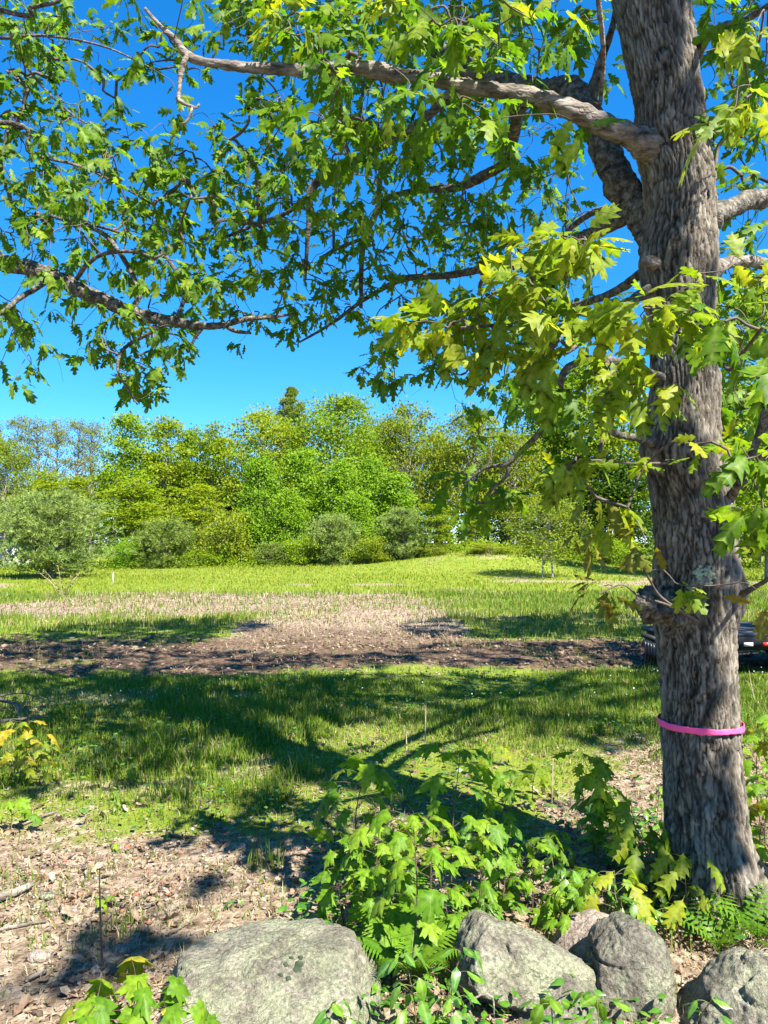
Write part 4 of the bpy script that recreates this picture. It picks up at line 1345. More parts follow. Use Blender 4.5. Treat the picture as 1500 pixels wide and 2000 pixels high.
n = 4200
x, y = rg.uniform(-8, 7.5, n), rg.uniform(9.4, 14, n)
d, t, s, g, nr = zones(x, y)
ok = rg.random(n) < t * np.clip(.5 + 1.3 * n2(x, y, .8, 3, 7), .03, 1)
x, y, t = x[ok], y[ok], t[ok]
V, T_, tn = lumps(x, y, gz(x, y) + .05 * t * fbm(np.stack([x * 2.3, y * 3.5, 0 * x], -1), 4) + .01, rg.uniform(.012, .045, len(x)), rg)
link('soil_clods', MB().add(V, t=T_, tint=tn * .6).mesh('soil_clods', M['mulch']), kind='stuff')
# gravel in the bare path
n = 5500
x, y = rg.uniform(-2.4, .6, n), rg.uniform(2.6, 5.2, n)
ok = rg.random(n) < sm(.95, .2, np.abs(y - (3.95 + .42 * (x + 1.2))) / .85 + .25 * n2(x, y, 2, 3)) * .9
x, y = x[ok], y[ok]
V, T_, tn = lumps(x, y, gz(x, y) + .003, rg.uniform(.004, .013, len(x)), rg)
M['gravel'] = leaf_mat('gravel', [(0, (.08, .06, .045)), (.5, (.17, .135, .11)), (.84, (.28, .24, .205)), (.9, (.30, .12, .08)), (1, (.26, .08, .055))], trans=0, rough=.85, spec=.2)
link('gravel', MB().add(V, t=T_, tint=tn).mesh('gravel', M['gravel']), kind='stuff')
# low ground cover round the boulders and the trunk
n = 9000
x, y = rg.uniform(-.4, 3.4, n), rg.uniform(2.4, 5.4, n)
ok = rg.random(n) < sm(-.12, .22, n2(x, y, 1.5, 3, 40.0) + .12 * sm(3.8, 3.0, y)) * .85 * sm(5.2, 4.0, y)
x, y = x[ok], y[ok]
n = len(x)
a = rg.uniform(0, 2 * pi, n)
V, T_, tn = scatter(strip_leaf([(0, 0), (.24, .25), (.24, .5), (0, 1)], .25, .3), np.stack([x, y, gz(x, y) + rg.uniform(.02, .13, n)], -1), np.stack([np.cos(a), np.sin(a), .1 + 0 * a], -1), np.array([0, 0, 1]) + .35 * rg.normal(size=(n, 3)), rg.uniform(.025, .06, n), rg.random(n))
link('ground_cover', MB().add(V, t=T_, tint=tn).mesh('ground_cover', M['herb_leaf']), kind='stuff')

# clover and other broad-leaved weeds in the lawn, with a drift of tiny white flowers
n = 16000
x, y = rg.uniform(-5.6, 5.6, n), rg.uniform(4.4, 10, n)
ok = (np.abs(x) < .56 * y + .3) & (rg.random(n) < np.clip(.1 + 1.6 * n2(x, y, .9, 3, 71.0), 0, 1) * zones(x, y)[3])
x, y = x[ok], y[ok]
n = len(x)
a = rg.uniform(0, 2 * pi, n)
V, T_, tn = scatter((np.array([[0, 0, 0], [.3, .5, -.05], [0, 1, -.1], [-.3, .5, -.05]]), np.array([[0, 1, 2], [0, 2, 3]])), np.stack([x, y, gz(x, y) + rg.uniform(.03, .10, n)], -1), np.stack([np.cos(a), np.sin(a), .2 + 0 * a], -1), np.array([0, 0, 1]) + .4 * rg.normal(size=(n, 3)), rg.uniform(.025, .06, n), rg.random(n))
link('lawn_weeds', MB().add(V, t=T_, tint=tn).mesh('lawn_weeds', M['herb_leaf']), kind='stuff')
n = 900
x, y = rg.uniform(-5, 4.6, n), rg.uniform(7.2, 9.9, n)
ok = rg.random(n) < np.clip(.02 + 1.5 * n2(x, y, .5, 3, 81.0) + .5 * sm(.5, 2, x), 0, 1) * sm(7, 9, y)
x, y = x[ok], y[ok]
n = len(x)
M['petal'] = noise_mat('white_petal', [(.3, (.42, .44, .5)), (.7, (.52, .54, .6))], scale=5, rough=.7, bump=0)
V, T_, tn = scatter((np.array([[-.5, -.5, 0], [.5, -.5, 0], [.5, .5, .1], [-.5, .5, .1]]), np.array([[0, 1, 2], [0, 2, 3]])), np.stack([x, y, gz(x, y) + rg.uniform(.07, .13, n)], -1), rg.normal(size=(n, 3)), np.array([0, -.4, 1]) + .3 * rg.normal(size=(n, 3)), rg.uniform(.008, .014, n), rg.random(n))
link('wildflowers', MB().add(V, t=T_, tint=tn).mesh('wildflowers', M['petal']), kind='stuff')

# ------------------------------------------------------------------ distant trees
FAR = {}
for nm, st in {
    'green': [(0, (.15, .25, .012)), (.5, (.20, .315, .014)), (1, (.25, .33, .018))],
    'yellow': [(0, (.18, .27, .012)), (.5, (.21, .30, .014)), (1, (.30, .34, .016))],
    'olive': [(0, (.16, .22, .018)), (.5, (.20, .27, .02)), (1, (.28, .31, .025))],
    'bright': [(0, (.14, .27, .018)), (.5, (.19, .335, .022)), (1, (.23, .35, .024))],
    'pale': [(0, (.15, .20, .05)), (.5, (.20, .24, .06)), (1, (.26, .28, .07))],
    'birchleaf': [(0, (.13, .19, .02)), (.5, (.19, .25, .025)), (1, (.26, .30, .03))],
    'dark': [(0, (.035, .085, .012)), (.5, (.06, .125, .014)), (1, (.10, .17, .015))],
}.items():
    FAR[nm] = leaf_mat('crown_' + nm, st, trans_tint=(1.2, 1.2, .6), trans=.55, rough=.6, spec=.2)
for nm, st in {'pine': [(0, (.07, .12, .03)), (.5, (.10, .165, .038)), (1, (.15, .21, .05))],
               'bluepine': [(0, (.15, .23, .06)), (.5, (.21, .29, .075)), (1, (.28, .35, .09))],
               'greenpine': [(0, (.14, .21, .04)), (.5, (.19, .26, .05)), (1, (.25, .31, .06))]}.items():
    FAR[nm] = leaf_mat('needles_' + nm, st, trans=.35, rough=.6, spec=.2)

PROF = {
    'oak': lambda t: np.sqrt(np.clip(1 - ((t - .5) / .52) ** 2, 0, 1)),
    'egg': lambda t: np.sqrt(np.clip(1 - ((t - .42) / .6) ** 2, 0, 1)) * (1 - .25 * t),
    'cone': lambda t: (1 - t) ** .6 * .95 + .05,
    'slim': lambda t: .55 + .45 * np.sin(pi * np.clip(t, 0, 1) ** .8),
}


def quads_at(pos, size, r, up=.7, sun=.3):
    n = len(pos)
    nr = unit(r.normal(size=(n, 3)) + np.array([0, 0, up]) + SUN * sun)
    d = unit(np.cross(nr, r.normal(size=(n, 3))))
    s = np.cross(nr, d)
    L, W = size[:, None], size[:, None] * .62
    V = np.stack([pos - d * L * .5, pos + s * W * .5 - nr * L * .12, pos + d * L * .5, pos - s * W * .5 - nr * L * .12], 1)
    return V.reshape(-1, 3), np.arange(n)[:, None] * 4 + np.arange(4)[None]


def broadleaf(seed, h, c0, rad, prof, clumps, cr, flat, leaf, per, hue, bark='far_bark', trunks=1, tr=None, lean=.0, lobes=7):
    r = np.random.default_rng(seed)
    tr = tr or h * .014
    wood, crown = MB(), MB()
    lob_a = r.uniform(0, 2 * pi, lobes); lob_t = r.uniform(.1, 1, lobes); lob_s = r.uniform(-.35, .3, lobes)
    tops = []
    for k in range(trunks):
        ox, oy = (0, 0) if trunks == 1 else (r.normal() * .12 * rad, r.normal() * .12 * rad)
        lx, ly = r.normal(size=2) * lean * h + (0 if trunks == 1 else 1) * np.array([(k - (trunks - 1) / 2) * .35 * rad, r.normal() * .2 * rad])
        pts = [(ox, oy, -.2)] + [(ox + lx * f ** 1.3 + r.normal() * .012 * h * f, oy + ly * f ** 1.3 + r.normal() * .012 * h * f, h * f * .97) for f in (.15, .35, .55, .75, 1)]
        p, rr = resample(pts, [tr * 1.25, tr, tr * .85, tr * .65, tr * .42, tr * .08], h / 16)
        wood.add(*sweep(p, rr, 7, False)[:2])
        tops.append(p)
    for c in range(clumps):
        t = r.random() ** .9
        th = r.uniform(0, 2 * pi)
        rm = rad * prof(np.array(t))
        mod = 1 + sum(s_ * np.exp(-(((th - a + pi) % (2 * pi) - pi) / .7) ** 2 - ((t - tt_) / .22) ** 2) for a, tt_, s_ in zip(lob_a, lob_t, lob_s))
        rd = float(rm) * mod * sqrt(r.uniform(.12, 1))
        z = h * (c0 + (1 - c0) * t) + r.normal() * .01 * h
        stem = tops[r.integers(len(tops))]
        zb = max(z - rd * r.uniform(.35, .8), h * c0 * .7)
        zb = min(zb, h * .93)
        b = np.array([np.interp(zb, stem[:, 2], stem[:, 0]), np.interp(zb, stem[:, 2], stem[:, 1]), zb])
        cpt = np.array([np.interp(z, stem[:, 2], stem[:, 0]) + rd * cos(th), np.interp(z, stem[:, 2], stem[:, 1]) + rd * sin(th), z])
        mid = b + (cpt - b) * .55 + r.normal(size=3) * .04 * rad + np.array([0, 0, .05 * rd])
        p, rr = resample([b, mid, cpt], [tr * .2, tr * .13, tr * .05], max(np.linalg.norm(cpt - b) / 5, .2))
        wood.add(*sweep(p, rr, 4, False)[:2])
        m_ = int(per * r.uniform(.5, 1.4))
        k = cr * r.uniform(.6, 1.3)
        m_ = int(m_ * 1.5)
        pos = cpt + r.normal(size=(m_, 3)) * np.array([k, k, k * flat]) * .7
        pos[:, 2] -= .10 * ((pos[:, :2] - cpt[:2]) ** 2).sum(1) / max(k, .1)
        V, q_ = quads_at(pos, leaf * 1.12 * r.uniform(.5, 1.25, m_), r, 1.1 if flat < .5 else .6)
        crown.add(V, q_, tint=np.repeat(np.clip(.5 + .2 * r.normal() + .17 * r.normal(size=m_), .02, .98), 4))
    return [('trunk', wood.mesh('trunk', M[bark], smooth=True)), ('crown', crown.mesh('crown', FAR[hue]))], h


def needles(pos, out, n_, ln, wd, r):
    m_ = len(pos)
    d = unit(out[:, None] * .9 + r.normal(size=(m_, n_, 3)) * .55 + np.array([0, 0, .25])) * (ln * r.uniform(.7, 1.2, (m_, n_, 1)))
    s = unit(np.cross(d, r.normal(size=(m_, n_, 3)))) * wd / 2
    p = np.broadcast_to(pos[:, None], d.shape)
    V = np.stack([p - s, p + s, p + d], 2).reshape(-1, 3)
    return V, np.arange(m_ * n_)[:, None] * 3 + np.arange(3)[None]


def pine(seed, h, c0, rad, whorls, nb, tufts, hue, round_=False, trunks=1, ln=.28):
    r = np.random.default_rng(seed)
    wood, crown = MB(), MB()
    tr = h * .016
    for k in range(trunks):
        lx, ly = r.normal(size=2) * .05 * h if trunks == 1 else np.array([(k - (trunks - 1) / 2) * .32 * rad, r.normal() * .12 * rad])
        pts = [(lx * .15 * (trunks > 1), 0, -.2)] + [(lx * f, ly * f, h * f * (.97 if trunks == 1 else .8)) for f in (.2, .5, .8, 1)]
        tt_ = tr * (1.0 if trunks == 1 else 1.3)
        p, rr = resample(pts, [tt_ * 1.2, tt_, tt_ * .7, tt_ * .4, tt_ * .1], h / 12)
        wood.add(*sweep(p, rr, 7, False)[:2])
    for w_ in range(whorls):
        t = (w_ + r.random() * .7) / whorls
        z = h * (c0 + (1 - c0) * t)
        rm = rad * (np.sqrt(max(0, 1 - (max(t - .3, 0) / .72) ** 2)) * (.8 + .2 * min(t / .3, 1)) if round_ else (1 - t) ** .75 * (.7 + .6 * r.random()) + .02)
        for b_ in range(nb):
            th = r.uniform(0, 2 * pi)
            L = rm * (r.uniform(.5, 1.25) if round_ else r.uniform(.7, 1.12))
            e = np.array([cos(th) * L, sin(th) * L, z + L * r.uniform(.1, .42) - (.12 * L if t < .3 else 0)])
            a = np.array([0, 0, z - .1 * L])
            mid = (a + e) / 2 + np.array([0, 0, -.06 * L])
            p, rr = resample([a, mid, e], [tr * .3, tr * .2, tr * .05], max(L / 5, .15))
            wood.add(*sweep(p, rr, 4, False)[:2])
            f = r.uniform(.25, 1.04, tufts) ** .8
            base = a + (e - a) * f[:, None]
            side = r.normal(size=(tufts, 3)) * np.array([.22, .22, .10]) * (L * .5 + .25) * (.5 + .5 * f)[:, None]
            pos = base + side
            out = unit(unit(e - a)[None] * .6 + unit(side) * .6 + np.array([0, 0, .35]))
            V, t_ = needles(pos, out, 11, ln, ln * .15, r)
            crown.add(V, t=t_, tint=np.repeat(np.clip(.5 + .15 * r.normal() + .18 * r.normal(size=tufts), .02, .98), 33))
    return [('trunk', wood.mesh('trunk', M['far_bark'], smooth=True)), ('crown', crown.mesh('crown', FAR[hue]))], h


ARCH = {
    'maple': [broadleaf(s_, 10, .22, 2.0, PROF['egg'], 95, .75, .26, .21, 58, 'yellow') for s_ in (1, 2)],
    'maple_green': [broadleaf(s_, 10, .2, 2.1, PROF['egg'], 105, .8, .3, .21, 62, 'green') for s_ in (3, 4)],
    'oak': [broadleaf(s_, 11, .34, 3.6, PROF['oak'], 150, .85, .5, .21, 56, 'olive') for s_ in (5, 6)],
    'oak_yellow': [broadleaf(s_, 11, .3, 3.4, PROF['oak'], 150, .85, .45, .21, 56, 'yellow') for s_ in (7,)],
    'big_green': [broadleaf(s_, 12, .25, 3.6, PROF['oak'], 170, .9, .5, .21, 58, 'green') for s_ in (8, 9)],
    'poplar': [broadleaf(s_, 12, .3, 1.6, PROF['slim'], 130, .5, .45, .15, 34, 'pale', lobes=3) for s_ in (10, 11, 12)],
    'young': [broadleaf(s_, 7, .03, 2.3, PROF['cone'], 150, .6, .6, .19, 52, 'bright') for s_ in (13, 14, 15)],
    'shrub': [broadleaf(s_, 2.6, .03, 1.8, PROF['oak'], 70, .45, .6, .15, 52, hue, trunks=4, tr=.03) for s_, hue in ((16, 'green'), (17, 'olive'), (18, 'bright'))],
    'birch': [broadleaf(19, 4.6, .26, 1.9, PROF['oak'], 100, .55, .5, .13, 46, 'birchleaf', 'birch_bark', 2, .042)],
    'pine': [pine(20, 14, .3, 3.3, 30, 9, 19, 'greenpine', ln=.26)],
    'pinebush': [pine(21, 4.2, .1, 2.6, 15, 14, 15, 'bluepine', True, 3), pine(22, 3.2, .02, 2.0, 12, 12, 13, 'greenpine', True), pine(23, 3.2, .02, 1.7, 12, 12, 13, 'bluepine', True)],
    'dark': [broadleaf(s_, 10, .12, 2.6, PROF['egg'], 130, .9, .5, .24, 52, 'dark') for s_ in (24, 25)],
}
USED = {}


def far_tree(kind, v, px, top, Y, label, cat='tree', name=None, group=None, wpx=None, rz=None, dz=0.0):
    parts, h0 = ARCH[kind][v % len(ARCH[kind])]
    x = (px - 750) / F * Y
    z0 = float(gz(x, Y))
    hh = P(px, top, Y)[2] - z0
    s = hh / h0
    t = thing(name or {'maple': 'maple_tree', 'maple_green': 'maple_tree', 'oak': 'oak_tree', 'oak_yellow': 'oak_tree', 'big_green': 'broadleaf_tree', 'poplar': 'poplar_tree', 'young': 'young_tree', 'shrub': 'shrub',
                       'birch': 'birch_tree', 'pine': 'pine_tree', 'pinebush': 'pine_shrub', 'dark': 'broadleaf_tree'}[kind], label, cat, (x, Y, z0), group)
    t.rotation_euler = (0, 0, rng.uniform(0, 6.28) if rz is None else rz)
    w0 = s if wpx is None else wpx / F * Y / {'maple': 4.6, 'maple_green': 4.8, 'oak': 7.6, 'oak_yellow': 7.2, 'big_green': 7.6, 'poplar': 3.4, 'young': 4.2, 'shrub': 3.8, 'birch': 4.2, 'pine': 6.6, 'pinebush': (5.2, 4.2, 3.7)[v % 3], 'dark': 5.4}[kind]
    t.scale = (w0, w0, s)
    for nm, me in parts:
        link(nm, me, t)
    return t


# the edge of the wood, from one side of the field to the other
far_tree('oak', 0, 8, 862, 50, 'olive-green oak at the far left edge, in front of the sparse poplars', wpx=130)
PG = 'sparse poplars over the wood edge'
for k, (px, top, Y) in enumerate(((30, 812, 62), (72, 822, 61), (108, 818, 63), (150, 818, 60), (176, 830, 62), (-20, 830, 64))):
    far_tree('poplar', k, px, top, Y, 'tall thin poplar with sparse leaves, one of the see-through row above the round pine', group=PG, wpx=62)
far_tree('maple', 0, 92, 915, 56, 'low yellow-green maple below the sparse poplars, behind the round pine', wpx=110)
far_tree('maple', 1, 150, 935, 54, 'short yellow-green maple between the low maple and the tall layered maple', wpx=100)
far_tree('maple_green', 0, 243, 812, 52, 'tall layered maple with a narrow top beside the sparse poplars', wpx=125)
far_tree('maple', 1, 322, 822, 54, 'tall yellow-green maple with a domed top, right of the narrow-topped maple', wpx=125)
far_tree('maple_green', 1, 372, 838, 56, 'slender maple standing behind the domed yellow-green maple', wpx=90)
far_tree('maple', 0, 414, 822, 55, 'slender maple with a small round tuft for a top, before the gap of sky', wpx=85)
far_tree('maple', 0, 262, 930, 49, 'low bright yellow maple spraying out under the tall layered maples', wpx=150)
far_tree('maple', 1, 390, 950, 49, 'low bright yellow maple above the gnarled shrub', wpx=110)
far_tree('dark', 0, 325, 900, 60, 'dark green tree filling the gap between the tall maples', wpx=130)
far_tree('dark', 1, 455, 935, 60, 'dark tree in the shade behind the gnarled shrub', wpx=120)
far_tree('oak_yellow', 0, 520, 806, 57, 'broad yellow-green oak leaning against the tall white pine', wpx=180)
far_tree('pine', 0, 570, 757, 62, 'tall white pine whose feathery tip is the highest point of the wood', wpx=175)
far_tree('big_green', 0, 660, 784, 57, 'largest green dome of a tree, right of the tall white pine', wpx=200)
far_tree('big_green', 1, 735, 818, 60, 'green tree with a ragged top beside the largest dome', wpx=130)
far_tree('oak', 1, 800, 798, 58, 'olive oak with a broad top and bare limbs showing', wpx=160)
far_tree('oak', 0, 925, 806, 57, 'olive oak whose crown meets the drooping leaves of the ribboned oak', wpx=160)
far_tree('oak_yellow', 0, 862, 850, 61, 'yellowish oak filling the dip between the two olive oaks', wpx=120)
YG = None
for k, (px, top, Y, w, lb) in enumerate(((508, 900, 49, 120, 'bright green young tree with pale thin trunks, left end of the young thicket'), (592, 885, 50, 130, 'bright green young tree below the tall white pine'),
                                         (665, 905, 49, 120, 'bright green young tree in the middle of the young thicket'), (722, 900, 50, 110, 'bright green young tree below the olive oak with bare limbs'),
                                         (775, 930, 49, 110, 'shorter bright green young tree above the blue-green pine shrub'), (560, 960, 47, 100, 'small bright green sapling at the foot of the young thicket'),
                                         (690, 970, 47, 110, 'small bright green sapling between the two blue-green pine shrubs'))):
    far_tree('young', k, px, top, Y, lb, wpx=w)
far_tree('maple', 1, 852, 983, 46, 'small yellow-green tree shaped like a flame at the end of the young thicket', wpx=85, name='young_tree')
far_tree('pinebush', 0, 98, 972, 36, 'big round blue-green pine with dark forked trunks standing out in the field', name='pine_tree', wpx=225, rz=.3)
far_tree('pinebush', 1, 322, 1022, 46, 'rounded light green pine shrub at the wood edge right of the big round pine', 'shrub', wpx=140)
far_tree('shrub', 1, 440, 1004, 47, 'gnarled grey-green shrub with tangled bare twigs', 'shrub', wpx=130)
far_tree('pinebush', 2, 648, 1012, 45.5, 'blue-green pine shrub in front of the young thicket', 'shrub', wpx=110)
far_tree('pinebush', 2, 790, 1000, 46, 'taller blue-green pine shrub beside the flame-shaped yellow tree', 'shrub', wpx=110)
far_tree('pinebush', 1, 530, 1064, 45, 'small low pine shrub at the left foot of the young thicket', 'shrub', wpx=70)
for k, (px, top, Y, w, lb) in enumerate(((600, 1050, 45.5, 90, 'low bright green bush between the small pine shrub and the blue-green pine shrub'), (715, 1050, 45.5, 100, 'low green bush between the two blue-green pine shrubs'), (255, 1060, 46, 80, 'low green bush in the gap right of the big round pine'),
                                         (390, 1075, 46, 70, 'low dark bush at the foot of the gnarled shrub'), (850, 1062, 45, 60, 'low bush below the flame-shaped yellow tree'))):
    far_tree('shrub', k, px, top, Y, lb, 'bush', wpx=w, name='bush')
for k, (px, top, Y, w, kd, lb) in enumerate(((1005, 845, 56, 150, 'oak', 'olive tree behind the drooping branch of the ribboned oak'), (1060, 735, 60, 150, 'maple_green', 'tall loose-leaved tree left of the pink-ribboned trunk'),
                                             (1135, 720, 58, 150, 'maple_green', 'tall leafy tree close to the left side of the pink-ribboned trunk'), (1215, 740, 56, 150, 'maple', 'yellow-green tree half hidden by the pink-ribboned trunk'),
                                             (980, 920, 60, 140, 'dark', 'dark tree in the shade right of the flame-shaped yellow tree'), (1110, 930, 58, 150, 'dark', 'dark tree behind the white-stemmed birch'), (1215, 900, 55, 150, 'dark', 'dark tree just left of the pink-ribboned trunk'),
                                             (930, 1000, 52, 70, 'maple', 'small orange-tinged tree in the shade right of the flame-shaped yellow tree'),
                                             (1500, 560, 34, 260, 'maple_green', 'tall green tree close behind the pink-ribboned trunk on its right'), (1440, 760, 46, 150, 'maple', 'yellow-green tree seen just right of the pink-ribboned trunk'), (1480, 900, 50, 190, 'dark', 'dark low tree at the right edge behind the trailer'),
                                             (1330, 760, 58, 200, 'maple_green', 'tall tree mostly hidden behind the pink-ribboned trunk'))):
    far_tree(kd, k, px, top, Y, lb, wpx=w)
far_tree('birch', 0, 1068, 975, 35, 'small birch with two pale leaning stems on the field in front of the dark wood', wpx=170, rz=0)
far_tree('shrub', 1, 960, 1062, 44, 'scrubby grey-green bush on the grassy mound', 'bush', wpx=110, name='bush')
far_tree('shrub', 0, 1190, 1055, 46, 'low bush left of the pink-ribboned trunk at the wood edge', 'bush', wpx=120, name='bush')

# the wood behind reads as one mass
r = np.random.default_rng(9)
wood_mb, leaf_mb = MB(), MB()
n = 135000
x = r.uniform(-62, 66, n); y = r.uniform(63, 80, n)
pxx = 750 + F * x / y
top = np.interp(pxx, [-400, 150, 250, 430, 480, 850, 960, 1010, 1600], [6.0, 6.0, 9.3, 10.3, 10.8, 10.8, 10.3, 11.5, 12.5]) + 1.2 * n2(x, y, .25, 3, 5)
z = r.random(n) ** .8 * top
den = .5 + .9 * fbm(np.stack([x * .35, y * .35, z * .5], -1), 3)
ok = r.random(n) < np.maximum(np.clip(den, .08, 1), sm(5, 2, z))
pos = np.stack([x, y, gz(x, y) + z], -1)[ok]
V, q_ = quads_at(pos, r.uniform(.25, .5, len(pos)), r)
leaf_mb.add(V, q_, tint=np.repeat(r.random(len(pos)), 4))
for _ in range(110):
    xx, yy = r.uniform(-55, 60), r.uniform(61, 76)
    hh = r.uniform(7, 11)
    p, rr = resample([(xx, yy, 0), (xx + r.normal() * .3, yy, hh * .5), (xx + r.normal() * .5, yy, hh)], [.12, .09, .03], 1)
    p[:, 2] += gz(xx, yy)
    wood_mb.add(*sweep(p, rr, 5, False)[:2])
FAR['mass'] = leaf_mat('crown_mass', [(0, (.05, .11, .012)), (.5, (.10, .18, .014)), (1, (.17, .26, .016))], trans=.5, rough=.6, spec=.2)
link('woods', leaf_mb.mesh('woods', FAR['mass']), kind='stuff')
link('wood_trunks', wood_mb.mesh('wood_trunks', M['far_bark']), kind='stuff')
# weedy fringe along the wood edge
n = 16000
x = r.uniform(-30, 32, n); y = 46.5 + 1.6 * n2(x, x * 0, .15, 3, 2) + r.normal(size=n) * .7 + sm(10, 16, x) * 3
z = np.abs(r.normal(size=n)) * .32 * (1 + n2(x, x * 0, .5, 3, 8))
pos = np.stack([x, y, gz(x, y) + z], -1)
V, q_ = quads_at(pos, r.uniform(.10, .2, n), r)
link('undergrowth', MB().add(V, q_, tint=np.repeat(r.random(n), 4)).mesh('undergrowth', FAR['green']), kind='stuff')

# ------------------------------------------------------------------ saplings and herbs near the viewer
def sapling(name, label, cat, base, top, kind, size, pairs, seed, group=None, start=.3, spread=1.0, stem='stem', sag=.35, alt=False, tint_yellow=0):
    """base (px, py) on the ground or (px, py, Y); top (px, py): stem with paired long-stalked leaves"""
    r = np.random.default_rng(seed)
    if len(base) == 2:
        b = Gp(*base)
        Y = b[1]
    else:
        Y = base[2]
        b = P(*base)
    b[2] = float(gz(b[0], b[1]))
    tpt = P(top[0], top[1], Y + r.normal() * .04)
    t = thing(name, label, cat, tuple(b), group)
    st = MB()
    h = tpt - b
    L = np.linalg.norm(h)
    mid = b + h * .5 + np.array([r.normal() * .05 * L, r.normal() * .05 * L, 0])
    p, rr = resample([b - [0, 0, .03], mid, tpt], [.0022 + .0035 * L, .0018 + .0022 * L, .0012], .03)
    st.add(*sweep(p, rr, 5, False)[:2])
    k = 0
    ang = r.uniform(0, pi)
    for i_ in range(pairs):
        f = start + (1 - start) * (i_ + .5) / pairs
        q0 = np.array([np.interp(f, np.linspace(0, 1, len(p)), p[:, a]) for a in range(3)])
        ang += pi / 2 + r.normal() * .35
        for s_ in ((0,) if alt else (0, pi)):
            a = ang + s_ + r.normal() * .25
            o = np.array([cos(a), sin(a), 0])
            pl = size * spread * r.uniform(.6, 1.25) * (1.15 - .5 * f)
            e = q0 + o * pl + np.array([0, 0, .35 * pl])
            pp, r2 = resample([q0, q0 + o * pl * .5 + np.array([0, 0, .28 * pl]), e], [.0013, .0011, .0009], .03)
            st.add(*sweep(pp, r2, 4, False)[:2])
            d = unit(o * 1.0 + r.normal(size=3) * .25 + np.array([0, 0, -sag - r.random() * .45]))
            n_ = unit(np.array([0, 0, 1]) + .3 * r.normal(size=3) + .35 * SUN)
            kd = kind
            if tint_yellow and r.random() < tint_yellow:
                kd = 'maple_leaf_yellow' if 'maple' in kind else 'oak_leaf_young'
            leaf_obj(kd, t, b, e, d, n_, size * r.uniform(.7, 1.15), k)
            k += 1
    # leaf at the tip
    leaf_obj(kind, t, b, tpt, unit(np.array([r.normal() * .5, -.4, -.1])), np.array([0, -.3, 1]), size * .8, k)
    link('stem', st.mesh('stem', M[stem], off=b, smooth=True), t)
    return t


